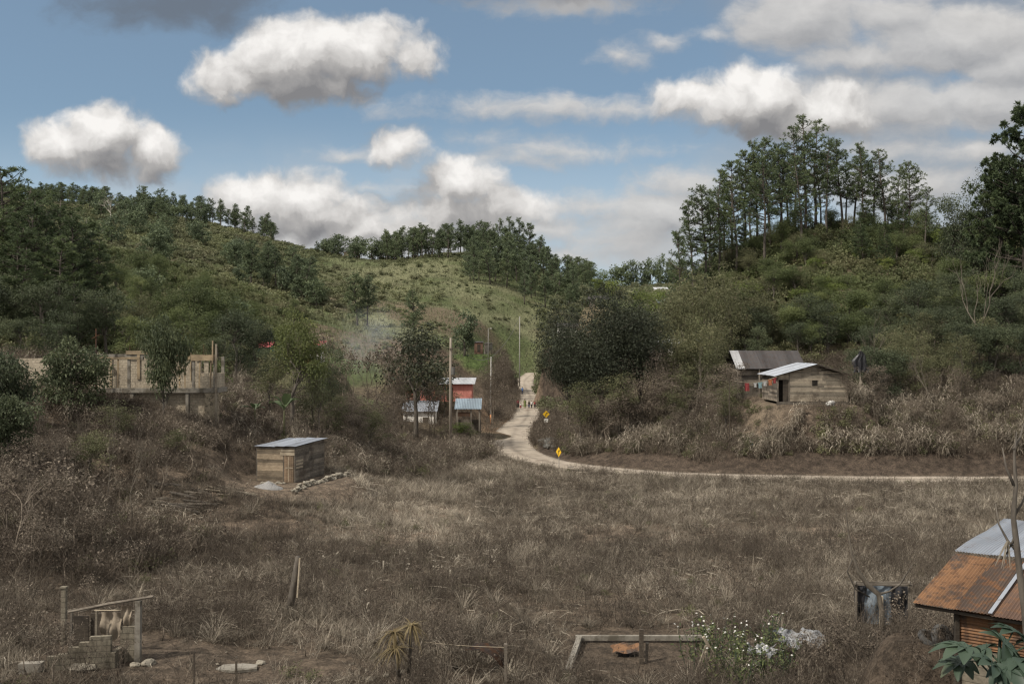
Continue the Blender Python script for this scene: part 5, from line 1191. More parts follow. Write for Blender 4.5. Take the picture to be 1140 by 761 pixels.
# ------------------------------------------------------------------ plank house and its long-roofed neighbour on the right bank
def plankhouse():
    Y = 97.5; x0 = X(866,Y); zb = Z(447,Y); t = thing('plank_house', 'pale plank house with a gable and small dark window on the right bank', 'house', (x0, Y, zb)); S = Y/F0
    uA, uG, uR = 0, 12.5*S, 77*S; ap = 42.5*S; hE = Z(417.5,Y)-zb; hA_ = Z(404.5,Y)-zb-.08; hR = Z(416,Y)-zb; D = 6.0
    top = lambda u: hE+(hA_-hE)*u/ap if u < ap else hA_+(hR-hA_)*(u-ap)/(uR-ap)
    w = MB(); planks(w, A3(0,0,0), A3(1,0,0), uR-uG, top, .23, .03, A3(0,-1,0), 11, x0=uG, z0=.05); planks(w, A3(0,.0,0), A3(1,0,0), uG, top, .23, .03, A3(0,-1,0), 12, x0=0, z0=2.15); part('wall', w, M['plank_tan'], t, label='front gable wall of pale boards')
    w = MB(); planks(w, A3(0,0,0), A3(0,1,0), D, lambda u: hE, .23, .03, A3(-1,0,0), 13); planks(w, A3(uR,0,0), A3(0,1,0), D, lambda u: hR, .23, .03, A3(1,0,0), 14); planks(w, A3(0,D,0), A3(1,0,0), uR, top, .23, .03, A3(0,1,0), 15); part('wall', w, M['plank_grey'], t)
    f = MB()
    for u in (0, uG, uR): obox(f, A3(u-.06,-.05,-1.2), A3(.12,0,0), A3(0,.12,0), A3(0,0,top(u)+1.15), .4)
    obox(f, A3(-.1,-.06,-.25), A3(uR+.2,0,0), A3(0,.2,0), A3(0,0,.24), .3); part('frame', f, M['plank_grey'], t)
    d = MB(); obox(d, A3(uG*.45,.02,0), A3(uG*.5,0,0), A3(0,.03,0), A3(0,0,2.1), .2); part('door', d, M['dark_wood'], t)
    i_ = MB(); obox(i_, A3(.05,.5,0), A3(uG,0,0), A3(0,.05,0), A3(0,0,2.2)); part('inner_wall', i_, M['dark'], t)
    wi = MB(); obox(wi, A3(38*S,-.045,1.52), A3(6*S,0,0), A3(0,.02,0), A3(0,0,.58)); wo = part('window', wi, M['dark'], t); fr = MB()
    for q, a, c in ((A3(38*S-.07,-.07,1.45), 6*S+.14, .07), (A3(38*S-.07,-.07,2.1), 6*S+.14, .07)): obox(fr, q, A3(a,0,0), A3(0,.04,0), A3(0,0,c), .8)
    part('frame', fr, M['plank_tan'], wo)
    r = MB(); sl = A3(ap+.45,0,(hA_-hE)*(ap+.45)/ap)
    L = np.linalg.norm(sl)
    for k in range(7): sheet(r, A3(-.45,-.45+k*.98,hE-(hA_-hE)*.45/ap+.05+.01*(k % 2)), A3(0,1,0), sl, 1.04, L, .09, .014, tint=.6-.1*(k % 3), seed=k)
    part('roof', r, M['galv'], t, label='left slope of bright sheets')
    r = MB(); sr = A3(uR-ap+.4,0,(hR-hA_)*(uR-ap+.4)/(uR-ap)); 
    for k in range(7): sheet(r, A3(ap,-.45+k*.98,hA_+.05+.01*(k % 2)), A3(0,1,0), sr, 1.04, np.linalg.norm(sr), .09, .014, seed=k+9)
    part('roof', r, M['roof_old'], t, label='right slope of dark rusty sheets')
    v = MB(); beam(v, A3(ap,-.45,hA_-.02), A3(ap,-.45,hA_-.02)+sr, .05, .12, .2); part('verge_board', v, M['dark_wood'], t)
    # long low building behind
    Y2 = 106; xa, xb = X(820,Y2), X(898,Y2); z2 = 6.2; he = Z(410.5,Y2)-z2; t2 = thing('long_hut', 'long low hut with a dark rusty roof and one bright sheet behind the plank house', 'hut', (xa, Y2, z2)); W = xb-xa; rise = (Z(390,Y2+3.4)-Z(410.5,Y2))/3.4
    n = 8; sw = W/n
    for k in range(n):
        r = MB(); sheet(r, A3(k*sw-.02,-.0,he+.012*(k % 2)), A3(1,0,0), A3(0,1,rise), sw+.06, 3.4*math.hypot(1,rise), .09, .016, seed=k+30, tint=.35+.1*(k % 3))
        part('roof_sheet', r, M['white_roof'] if k == 0 else M['roof_old'], t2, label='bright new sheet at the left end' if k == 0 else None)
    r = MB(); sheet(r, A3(0,6.8,he), A3(1,0,0), A3(0,-1,rise), W, 3.4*math.hypot(1,rise), .09, .016, seed=50); part('roof', r, M['roof_old'], t2)
    w = MB(); planks(w, A3(.3,.6,0), A3(1,0,0), W*.62, lambda u: he-.05, .22, .03, A3(0,-1,0), 21, z0=-.4); planks(w, A3(.3,.6,0), A3(0,1,0), 5.5, lambda u: he, .22, .03, A3(-1,0,0), 22, z0=-.4); part('wall', w, M['plank_grey'], t2); w = MB(); planks(w, A3(W-.3,.6,0), A3(0,1,0), 5.5, lambda u: he, .22, .03, A3(1,0,0), 23, z0=-.4); part('wall', w, M['plank_grey'], t2)
    w = MB(); obox(w, A3(.35,1.5,-.4), A3(W-.7,0,0), A3(0,.1,0), A3(0,0,he+.4)); part('inner_wall', w, M['dark_wood'], t2)
    for u in (.15, W*.33, W*.66, W-.15): m = MB(); beam(m, A3(u,.15,-1.2), A3(u,.15,he+.05), .12); part('post', m, M['pole'], t2)
    # washing line from the corner of the plank house
    p = A3(x0-.1, Y-.35, zb+hE-.1); q = A3(X(812,95.5), 95.5, Z(422.5,95.5)); t3 = thing('washing_line', 'washing line strung from the plank house to a thin post', 'washing line', tuple(q)); m = MB()
    C0 = [A3(0,0,0)+(p-q)*s+A3(0,0,-.45*math.sin(PI*s)) for s in np.linspace(0,1,12)]; m.add(*tube(C0, .022, 4)); part('line', m, M['pale_wood'], t3); m = MB(); beam(m, A3(0,0,gzf(q[0],q[1])-q[2]-.3), A3(0,0,.15), .07); part('post', m, M['dark_wood'], t3)
    r = random.Random(2)
    for s, w_, h_, mk, lab, nm in [(.93,.45,.55,'red_cloth','red garment on the washing line nearest the plank house','shirt'),(.84,.55,.6,'orange_cloth','orange garment second from the plank house on the washing line','shirt'),(.73,.5,.5,'white_cloth','white garment on the washing line between orange and teal ones','shirt'),(.63,.55,.6,'teal_cloth','pale teal garment in the middle of the washing line','shirt'),(.53,.4,.45,'white_cloth','small white garment left of the teal one on the washing line','shirt'),(.36,.5,.8,'red_cloth','long red patterned cloth hanging low at the left of the washing line','cloth')]:
        c = q + (p-q)*s + A3(0,0,-.45*math.sin(PI*s)); d = unit(A3(*(p-q)[:2],0)); n = 7; V = []
        for j in range(6):
            for i in range(n):
                u = i/(n-1)-.5; f = 1.0 if nm == 'cloth' else (1.0 if j < 2 else .72); V.append(d*u*w_*f + A3(0,-.05*math.sin(i*1.7+j*.6)*(j/5),-h_*j/5 - .03*abs(u)*(j == 0)))
        Q = [(j*n+i, j*n+i+1, (j+1)*n+i+1, (j+1)*n+i) for j in range(5) for i in range(n-1)]
        tag(link(nm, mesh_np(nm, V, Q, smooth=True), M[mk], None, tuple(c)), lab, 'garment')
    # jug, sack, tarp
    Yj = 94.6; xj = X(836,Yj); zj = gzf(xj,Yj); t4 = thing('water_jug', 'blue and white plastic jug on the bank left of the plank house', 'jug', (xj, Yj, zj)); m = MB(); m.add(*tube([[0,0,0],[0,0,.05],[0,0,.38],[0,0,.50],[0,0,.56]], [.2,.24,.24,.14,.07], 12)); part('body', m, M['blue_plastic'], t4, True); m = MB(); m.add(*tube([[0,0,.56],[0,0,.62]], .08, 10)); part('cap', m, M['white_cloth'], t4); m = MB(); m.add(*tube([[.07,0,.5],[.2,0,.55],[.25,0,.42],[.22,0,.3]], .025, 6)); part('handle', m, M['white_cloth'], t4)
    o = link('sack', rock_mesh('sack', 55, 1, .8, 3), M['white_cloth'], None, (X(924.5,95.6), 95.6, gzf(X(924.5,95.6),95.6)+.22)); o.scale = (.42,.3,.36); tag(o, 'white sack on the ground in front of the plank house', 'sack')
    V = []; xt = X(958,100.5); zt = Z(390.5,100.5)
    for j in range(12):
        for i in range(11):
            u = i/10-.5; w_ = .25+1.25*min(1,j/5); V.append((u*w_+.1*math.sin(j*.9), .22*math.sin(i*1.9+j*.35)*(.3+j/11), -2.1*j/11-.25*abs(u)*(j > 5)))
    Q = [(j*11+i, j*11+i+1, (j+1)*11+i+1, (j+1)*11+i) for j in range(11) for i in range(10)]
    t5 = thing('plastic_sheet', 'black plastic sheet hung on a pole right of the plank house', 'plastic sheet', (xt,100.5,zt)); link('sheet', mesh_np('sheet', V, Q, smooth=True), M['black'], t5); m = MB(); beam(m, A3(0,.12,gzf(xt,100.6)-zt-.3), A3(0,.12,.1), .09); part('pole', m, M['pole'], t5)
plankhouse()

# ------------------------------------------------------------------ utility poles, wires, road signs
def poles():
    ends = []
    for (px, Y, top, r, mk, lab, arm) in [(501.5,106,376,.15,'pole','tall dark wooden utility pole in front of the pink house',1),(546.5,144,397,.12,'cpole','pale utility pole with a yellow foot at the roadside',0),(578.5,240,352,.13,'cpole','thin utility pole far up the road beyond the bend',0),(543.5,216,366,.07,'cpole','short lamp pole beside the water tank',2)]:
        x = X(px,Y); z = gzf(x,Y); h = Z(top,Y)-z; t = thing('utility_pole', lab, 'utility pole', (x,Y,z)); m = MB(); m.add(*tube([[0,0,-.5],[0,0,h*.5],[.02,0,h]], [r*1.15,r,r*.75], 10)); part('pole', m, M[mk], t, True)
        if arm == 1:
            m = MB(); beam(m, A3(-.15,-.2,h-1.15), A3(1.0,-.25,h-1.05), .09); part('bracket', m, M['dark_wood'], t); m = MB(); m.add(*tube([[.28,-.25,h-3.9],[.28,-.25,h-3.1]], .22, 10)); part('transformer', m, M['boulder'], t)
            m = MB(); m.add(*tube([[.55,-.25,h-1.0],[.55,-.25,h-.8]], .09, 8)); part('insulator', m, M['dark'], t)
        if px == 546.5:
            m = MB(); m.add(*tube([[0,0,-.1],[0,0,1.5]], r*1.25, 10)); part('painted_foot', m, M['orange'], t, True)
        if arm == 2:
            m = MB(); m.add(*tube([[0,0,h-.02],[.1,-.1,h+.1],[.45,-.3,h+.12]], .04, 6)); part('lamp_arm', m, M['cpole'], t); m = MB(); cbox(m, A3(.6,-.36,h+.06), (.4,.25,.12)); part('lamp_head', m, M['white'], t)
        if arm != 2: ends.append(A3(x,Y,z+h-.15))
    for a, b, lab in ((ends[0], ends[1], 'thin wire sagging between the tall wooden pole and the pale roadside pole'), (ends[1], ends[2], 'thin wire sagging between the pale roadside pole and the far pole')):
        m = MB(); m.add(*tube([(b-a)*s-UP*1.1*math.sin(PI*s) for s in np.linspace(0,1,20)], .03, 4)); tag(link('power_line', m.mesh('power_line'), M['meshwire'], None, tuple(a)), lab, 'wire')
poles()
def signs():
    def arrow(n, c, s):   # plain curved-arrow mark
        return c
    for (px, Y, ang, lab, plate, sc, zc_) in [(622,95.2,-1.05,'yellow diamond bend sign nearest the field, turned sideways to the road',0,.34,1.6),(608,139,.1,'farther yellow diamond bend sign with a white plate below it',1,.36,1.9)]:
        x = X(px,Y); z = gzf(x,Y); t = thing('road_sign', lab, 'road sign', (x,Y,z), ang); m = MB(); m.add(*tube([[0,.03,-.3],[0,.03,zc_+.3]], .035, 6)); part('post', m, M['cpole'], t)
        s = sc*1.38; m = MB(); V = [A3(0,-.012,-s),A3(s,-.012,0),A3(0,-.012,s),A3(-s,-.012,0),A3(0,.0,-s),A3(s,.0,0),A3(0,.0,s),A3(-s,.0,0)]; m.add([v+A3(0,0,zc_) for v in V], [[0,1,2,3],[7,6,5,4],[0,4,5,1],[1,5,6,2],[2,6,7,3],[3,7,4,0]]); pl = part('panel', m, M['yellow'], t)
        m = MB(); P = [(-.06,-.30),(-.06,-.05),(-.02,.06),(.08,.12)]; w = .05
        for (a, b), (c, d) in zip(P[:-1], P[1:]): beam(m, A3(a,-.02,zc_+b), A3(c,-.02,zc_+d), .012, w*1.6)
        m.add([A3(.06,-.022,zc_+.02),A3(.25,-.022,zc_+.16),A3(.06,-.022,zc_+.24)], None, [[0,1,2]]); part('arrow', m, M['black'], pl)
        if plate: m = MB(); obox(m, A3(-.28,-.012,zc_-1.15), A3(.56,0,0), A3(0,.012,0), A3(0,0,.5)); part('plate', m, M['white'], t)
signs()
# ------------------------------------------------------------------ people on the road
def person(label, px, Y, h, ang, top, bottom, skirt, sleeve=True, stride=.12, hairlong=True):
    x = X(px,Y); rdd, zr = road_dist(np.array([x]), np.array([Y])); z = float(zr[0])+.025; t = thing('person', label, 'person', (x,Y,z), ang); s = h/1.65
    J = dict(pel=(0,0,.92),wai=(0,0,1.06),che=(0,.0,1.25),nek=(0,0,1.42),hd0=(0,-.01,1.50),hd1=(0,-.02,1.60),hd2=(0,-.01,1.65))
    order = ['pel','wai','che','nek','hd0','hd1','hd2']; V = [J[k] for k in order]; R = [.125,.115,.13,.052,.075,.09,.05]; Ed = [(i,i+1) for i in range(6)]
    def chain(root, pts, rads):
        p = root
        for q, r_ in zip(pts, rads): V.append(q); R.append(r_); Ed.append((p, len(V)-1)); p = len(V)-1
    for sg in (-1,1):
        f = stride*sg
        chain(0, [(.085*sg,0,.86),(.095*sg,-f*.6,.48),(.095*sg,-f*.9+.02,.10),(.095*sg,-f*.9,.045),(.10*sg,-f*.9-.14,.03)], [.085,.058,.04,.04,.032])
        chain(2, [(.17*sg,0,1.36),(.215*sg,f*.4,1.10),(.225*sg,f*.8-.05,.86),(.22*sg,f*.85-.07,.79)], [.055,.042,.032,.036])
    me = bpy.data.meshes.new('body'); me.from_pydata([tuple(c*s for c in v) for v in V], Ed, []); o = bpy.data.objects.new('body', me); C.objects.link(o)
    o.modifiers.new('skin', 'SKIN'); sk = me.skin_vertices[0].data
    for i, r_ in enumerate(R): sk[i].radius = (r_*s, r_*s*.85)
    sk[0].use_root = True; sb = o.modifiers.new('sub', 'SUBSURF'); sb.levels = 1; sb.render_levels = 1
    dg = bpy.context.evaluated_depsgraph_get(); nm = bpy.data.meshes.new_from_object(o.evaluated_get(dg)); bpy.data.objects.remove(o); nm.name = 'body'
    nm.materials.clear(); link('body', nm, M['skin'], t)
    def ell(P, R2, n=12):
        V_ = []
        for (px_, py_, pz), (ra, rb) in zip(P, R2):
            for k in range(n): a = k*2*PI/n; V_.append((px_+ra*math.cos(a)*s*1, py_+rb*math.sin(a)*s, pz*s))
        return V_, [(i*n+k, i*n+(k+1) % n, (i+1)*n+(k+1) % n, (i+1)*n+k) for i in range(len(P)-1) for k in range(n)]
    m = MB(); m.add(*ell([(0,0,.90),(0,0,1.06),(0,0,1.24),(0,0,1.37),(0,0,1.42)], [(.19,.15),(.165,.135),(.20,.145),(.18,.12),(.07,.07)]))
    if sleeve:
        for sg in (-1,1): f = stride*sg; m.add(*tube([A3(.16*sg,0,1.37)*s,A3(.215*sg,f*.4,1.12)*s], [.068*s,.062*s], 8))
    part('shirt', m, M[top], t, True)
    m = MB()
    if skirt: m.add(*ell([(0,0,.98),(0,0,.8),(0,0,.5),(0,-.01,.30)], [(.18,.145),(.215,.18),(.25,.22),(.27,.24)])); part('skirt', m, M[bottom], t, True)
    else:
        for sg in (-1,1): f = stride*sg; m.add(*tube([A3(.075*sg,0,.95)*s,A3(.085*sg,0,.84)*s,A3(.095*sg,-f*.6,.48)*s,A3(.095*sg,-f*.9+.02,.09)*s], np.array([.11,.108,.078,.065])*s, 9))
        part('trousers', m, M[bottom], t, True)
    m = MB(); P = [(0,.0,1.69),(0,.005,1.665),(0,.015,1.60),(0,.03,1.54)] + ([(0,.055,1.42)] if hairlong else []); R2 = [(.03,.03),(.085,.09),(.105,.10),(.095,.09)] + ([(.07,.045)] if hairlong else [])
    m.add(*ell([(a,b*s+.012,c) for a,b,c in P], R2)); part('hair', m, M['hair'], t, True)
person('adult in maroon top and dark skirt at the left end of the group', 576.6, 176, 1.66, .3, 'maroon', 'dark_cloth', True)
person('small child in white top and red skirt beside the maroon-clad adult', 579.6, 176.6, 1.05, -.2, 'white_cloth', 'red_cloth', True, stride=.08)
person('adult in olive green clothes in the middle of the group on the road', 584.3, 177, 1.70, .1, 'olive_cloth', 'olive_cloth', True)
person('child in dark clothes right of the adult in olive green', 588.9, 178, 1.32, .4, 'dark_cloth', 'navy', False, hairlong=False)
person('child in a white top second from the right end of the group', 591.9, 178, 1.30, -.3, 'white_cloth', 'dark_cloth', False, hairlong=False)
person('small child in a red top at the right end of the group', 595.3, 177.5, 1.28, .2, 'red_cloth', 'dark_cloth', True, stride=.08)
person('lone person in blue farther up the road behind the group', 581.5, 214, 1.62, 0, 'blue_cloth', 'navy', False, hairlong=False)

# ------------------------------------------------------------------ ruined stall at the near left
def ruin():
    Y = 35.5; x0 = X(124,Y); z0 = gzf(x0,Y); S = Y/F0; t = thing('ruined_stall', 'roofless block stall with a leaning beam and hanging cloths at the near left', 'ruined stall', (x0,Y,z0))
    P = lambda px, py, dy=0: A3(X(px,Y+dy)-x0, dy, Z(py,Y+dy)-z0)
    w = MB()
    # right wall, going away, and stepped front wall
    a = P(134,735); a[2] = -.1; hR = Z(697,Y)-z0
    obox(w, A3(a[0],.0,-.2), A3(X(156,Y)-X(134,Y),0,0), A3(0,.16,0), A3(0,0,hR+.2))
    part('wall', w, M['block_old'], t, label='right block panel beside the post')
    w = MB(); u0 = X(52,34.4)-x0; L = X(126,35)-X(52,34.4); hs = [.55,.62,.85,1.02,1.22,1.22]; n = len(hs)
    for i, h in enumerate(hs): obox(w, A3(u0+L*i/n,-1.1+.06*i,-.25), A3(L/n,.06,0), A3(0,.16,0), A3(0,0,h*.92+.25))
    part('wall', w, M['block_old'], t, label='low front wall stepping up to the right')
    w = MB(); e = A3(u0+L,-.76,0); obox(w, A3(u0+L+.005,-.75,-.2), A3(.16,0,0), A3(0,.72,0), A3(0,0,.75)); part('wall', w, M['block_old'], t)
    p = MB(); beam(p, A3(X(153.5,Y)-x0,-.02,-.3), A3(X(154.5,Y)-x0,-.02,Z(668,Y)-z0), .19, tint=.6); part('post', p, M['concrete'], t, label='square concrete post at the right')
    p = MB(); beam(p, P(110,706)-A3(0,.2,.4), P(110,678)-A3(0,.2,0), .07, tint=.3); part('post', p, M['plank_tan'], t)
    p = MB(); beam(p, P(78,745,.6), P(80,680,.6), .08, tint=.3); part('post', p, M['plank_grey'], t)
    b = MB(); b.add(*tube([P(76,681,.3), P(120,672,.1), P(171,663.5,-.1)], [.05,.055,.045], 7)); part('beam', b, M['plank_grey'], t); b = MB(); b.add(*tube([P(90,680,.8), P(130,670,.5), P(168,664,.3)], [.045,.045,.04], 7)); part('beam', b, M['plank_grey'], t)
    b = MB(); b.add(*tube([P(105,679,1.0), P(150,679,.6)], .03, 5)); part('beam', b, M['pale_wood'], t)
    def cloth_(px0, px1, py0, py1, dy, seed, mat, bow=.25):
        V = []; n = 9
        for j in range(9):
            for i in range(n):
                u = i/(n-1); q = P(px0+(px1-px0)*u, py0+(py1-py0)*(j/8)*(1+.25*math.sin(u*PI)-.18*abs(u-.4)), dy); V.append(q+A3(0,.06*math.sin(i*1.5+j*.7+seed)+.05*math.sin(j),0))
        return link('cloth', mesh_np('cloth', V, [(j*n+i,j*n+i+1,(j+1)*n+i+1,(j+1)*n+i) for j in range(8) for i in range(n-1)], smooth=True), mat, t)
    cloth_(112,135,681,708,.05,1,M['cloth']); cloth_(135,147,674,695,.1,3,M['cloth'])
    d = MB(); obox(d, P(82,726,1.2), A3(.55,0,0), A3(0,.05,0), A3(0,0,1.35), .3); obox(d, P(101,726,1.3), A3(.5,0,0), A3(0,.05,0), A3(0,0,1.45), .6); part('old_door', d, M['dark_wood'], t)
    r_ = MB(); obox(r_, A3(u0-.9,-1.3,-.1), A3(.75,.1,0), A3(0,.3,0), A3(0,0,.42)); part('loose_block', r_, M['concrete'], t)
    x = X(71,37.5); q = thing('concrete_post', 'short weathered concrete post standing behind the ruined stall', 'post', (x,37.5,gzf(x,37.5))); m = MB(); beam(m, A3(0,0,-.3), A3(.02,0,Z(654,37.5)-gzf(x,37.5)), .17); part('post', m, M['block_old'], q)
    m = MB(); obox(m, A3(-.12,-.12,Z(654,37.5)-gzf(x,37.5)), A3(.24,0,0), A3(0,.24,0), A3(0,0,.05)); part('cap', m, M['block_old'], q)
    o = MB()
    V = [(-.75,-.25,0),(.0,-.42,0),(.72,-.2,0),(.62,.3,0),(.1,.4,0),(-.6,.28,0)]; V = V+[(a,b,.09) for a,b,c in V]; x = X(265,35.6); o.add(V, [[i,(i+1)%6,(i+1)%6+6,i+6] for i in range(6)]+[[6,7,8,9],[6,9,10,11]])
    tag(link('concrete_slab', o.mesh('concrete_slab'), M['concrete'], None, (x,35.6,gzf(x,35.6)+.01)), 'broken pale concrete slab flat on the bare ground right of the ruined stall', 'concrete slab')
ruin()

# ------------------------------------------------------------------ tin shack at the near right
def shack():
    E1 = A3(X(1016,25), 25, Z(670.5,25)); E2 = A3(X(1140,23.5), 23.5, Z(682,23.5)); T1 = A3(X(1063,27.3), 27.3, Z(616,27.3)); e1 = unit(A3(*(E2-E1)[:2],0)); e2 = unit(A3(*(T1-E1)[:2],0)); rise = T1-E1; L = np.linalg.norm(rise)
    zg = 2.0; base = A3(E1[0],E1[1],zg); t = thing('tin_shack', 'tin shack with a patchwork of rusty roof sheets at the near right corner', 'shack', tuple(base)); O = E1-base
    u = 0
    for i, (w, mk, lab) in enumerate([(.98,'rust','bright orange rusty roof sheet'),(.80,'rust_dark','dark brown roof sheet with orange top'),(.82,'rust_brown','smooth brown roof sheet'),(.95,'rust_brown',None),(.95,'rust_dark',None),(.95,'rust',None)]):
        r = MB(); sheet(r, O+e1*u+A3(0,0,.014*(i % 2)-.02*u), e1+A3(0,0,-.02), rise, w+.05, L*(1+.02*(i % 3)), .076, .012, 4, .02, i, .5); part('roof_sheet', r, M[mk], t, label=lab); u += w
    # ridge strip where sheets meet
    r = MB(); obox(r, O+e1*1.74+A3(0,0,.02), e1*.09, rise*1.0, A3(0,0,.02)); part('seam_strip', r, M['galv'], t)
    # upper, flatter galvanised roof behind
    k0 = T1-base+e2*.04-e1*.03+A3(0,0,.07); far = A3(X(1119,32.9)-T1[0]-e2[0]*.04, 32.9-T1[1]-e2[1]*.04, Z(577.5,32.9)-T1[2]-.07)
    for i in range(5):
        r = MB(); sheet(r, k0+e1*(.93*i)+A3(0,0,.012*(i % 2)), e1, far, .98, np.linalg.norm(far), .076, .012, 5, .02, 20+i, .4+.12*(i % 3)); part('roof_sheet', r, M['galv'], t, label='pale grey galvanised sheet of the upper roof' if i == 0 else None)
    inn = O+e1*.92+e2*.42; w = MB(); z1 = Z(720,24.6)-zg; z2 = O[2]-.05
    sheet(w, A3(inn[0],inn[1],z1), UP, e1, z2-z1+.12, 4.4, .076, .012, 4, .01, 40, .5); part('wall', w, M['rust'], t, label='front wall of horizontal rusty sheets')
    w = MB(); obox(w, A3(inn[0],inn[1],-.6)+e2*.03, e1*4.4, e2*.15, A3(0,0,z1+.55)); part('wall', w, M['block_old'], t, label='low block wall under the rusty sheets')
    w = MB(); sheet(w, A3(inn[0],inn[1],.0)+e2*.2, UP, e2, z2+.1, 6.5, .076, .012, 4, .01, 41, .4); part('wall', w, M['rust_dark'], t)
    for a in (0, 2.1, 4.2): p = MB(); beam(p, A3(inn[0],inn[1],-.5)+e1*a-e2*.06, A3(inn[0],inn[1],z2+.05)+e1*a-e2*.06, .10, tint=.3); part('post', p, M['dark_wood'], t)
    p = MB(); beam(p, O+e2*.15-A3(0,0,.09)-e1*.02, O+e1*4.6+e2*.15-A3(0,0,.17), .07, tint=.4); part('rafter', p, M['dark_wood'], t)
    p = MB(); beam(p, O+e1*.06+A3(0,0,-.07)+e2*.1, O+rise+e1*.06+A3(0,0,-.08), .07, tint=.4); part('rafter', p, M['dark_wood'], t)
    # tyres piled at the corner
    tm = MB(); n, k = 22, 9; V = []
    for i in range(n):
        a = i*2*PI/n
        for j in range(k): b = j*2*PI/k; rr = .27+.085*math.cos(b)*(1.1 if math.cos(b) < 0 else 1); V.append((rr*math.cos(a), rr*math.sin(a), .095*math.sin(b)))
    tm.add(V, [(i*k+j, ((i+1)%n)*k+j, ((i+1)%n)*k+(j+1)%k, i*k+(j+1)%k) for i in range(n) for j in range(k)]); me = tm.mesh('tyre', True)
    for i, (px, Y, py, rot, lab) in enumerate([(1049,26.3,699,(1.2,0,.5),'old grey tyre leaning upright under the eave of the tin shack'),(1036,26.6,694,(.45,.3,.2),'old grey tyre lying tilted left of the leaning one')]):
        o = link('tyre', me, M['rubber'], None, (X(px,Y),Y,gzf(X(px,Y),Y)+(.2,.06)[i])); o.rotation_euler = rot; tag(o, lab, 'tyre')
    hb = thing('earth_step', 'brushy earth step under the tyres beside the tin shack', 'earth bank', (0,0,0)); bpy.data.objects.remove(hb)
    # dead trunk rising between the roofs
    td = thing('dead_tree', 'dead trunk rising in front of the pale upper roof of the tin shack', 'dead tree', (X(1131,22.6),22.6,gzf(X(1131,22.6),22.6))); zb = td.location.z; m = MB(); P = lambda px, py, d=0: A3(X(px,22.6+d)-td.location.x, d, Z(py,22.6+d)-zb)
    m.add(*tube([A3(0,0,-.3), P(1146,740), P(1141,680), P(1135,635), P(1131,600), P(1128,575), P(1131,540), P(1129,505), P(1132,480)], [.10,.09,.08,.075,.07,.06,.045,.03,.012], 8)); part('trunk', m, M['bark'], td, True)
    for a in ([(1131,612),(1122,602),(1112,583),(1108,560)],[(1129,600),(1118,620),(1114,622)],[(1128,575),(1138,560),(1146,538)],[(1129,540),(1120,520),(1116,498)],[(1128,500),(1136,486),(1140,470)]): m = MB(); m.add(*tube([P(p_,q_,.1*i) for i,(p_,q_) in enumerate(a)], np.linspace(.04,.012,len(a)), 5)); part('branch', m, M['bark'], td, True)
    m = MB(); V = strips(np.array([P(1122,602)]*7), np.random.default_rng(1).normal(size=(7,3))*.3-UP, np.full(7,.55), .05, np.zeros((7,3))-UP*.2, unit(np.random.default_rng(2).normal(size=(7,3))), 3); m.add(*V[:2]); part('dead_leaf', m, M['corn'], td)
shack()
def latrine():
    Y = 40.0; x0 = X(953,Y); z0 = gzf(x0,Y); t = thing('washing_shelter', 'small pole frame hung with blue-grey tarps beside the tin shack', 'shelter frame', (x0,Y,z0)); P = lambda px, py, d=0: A3(X(px,Y+d)-x0, d, Z(py,Y+d)-z0)
    for a, b, d in ((953,953,0),(1012,1012,.1),(953,954,1.3),(1010,1010,1.3)): m = MB(); beam(m, P(a,720,d), P(b,650,d), .075, tint=.5); part('post', m, M['plank_grey'], t)
    m = MB(); beam(m, P(950,650,-.05), P(1016,651,-.05), .07); beam(m, P(950,648,1.3), P(1014,648,1.3), .07); beam(m, P(952,649,-.2), P(952,647,1.5), .07); beam(m, P(1012,649,-.2), P(1012,647,1.5), .07); part('top_rail', m, M['plank_grey'], t)
    m = MB(); beam(m, P(981,715,-.08), P(981,663,-.08), .12, tint=.9); part('post', m, M['pale_wood'], t)
    def hang(a, b, y0, y1, d, s, mat):
        V = []; n = 10
        for j in range(10):
            for i in range(n): u = i/(n-1); q = P(a+(b-a)*u, y0+(y1-y0)*j/9, d); V.append(q+A3(.0,.07*math.sin(i*1.4+s)+.05*math.sin(j*.8+i*.5),0))
        link('tarp', mesh_np('tarp', V, [(j*n+i,j*n+i+1,(j+1)*n+i+1,(j+1)*n+i) for j in range(9) for i in range(n-1)], smooth=True), mat, t)
    hang(962,992,652,694,.06,0,M['tarp']); hang(952,965,653,692,.12,2,M['black']); hang(991,1011,652,690,.3,4,M['black']); hang(953,1011,650,690,1.25,1,M['black'])
    zb = gzf(X(982,38.6),38.6); d = thing('dead_tree', 'bent pale dead sapling arching to the left over the tarp shelter', 'dead tree', (X(983,38.6),38.6,zb)); x_ = d.location.x
    P2 = lambda px, py, dd=0: A3(X(px,38.6+dd)-x_, dd, Z(py,38.6+dd)-zb)
    m = MB(); m.add(*tube([A3(0,0,-.2),P2(982,680),P2(978,661),P2(966,651),P2(955,635),P2(948,615),P2(945,596),P2(943,580),P2(941,562),P2(936,545)], [.10,.10,.10,.10,.07,.045,.035,.025,.016,.008], 8)); part('trunk', m, M['pale_bark'], d, True)
    m = MB(); m.add(*tube([P2(978,661),P2(990,658),P2(1002,650),P2(1012,634),P2(1016,628)], [.05,.04,.035,.02,.01], 6)); part('branch', m, M['bark'], d, True); m = MB(); m.add(*tube([P2(950,620),P2(943,636),P2(952,655),P2(968,664)], [.03,.03,.03,.03], 5)); part('branch', m, M['bark'], d, True)
latrine()

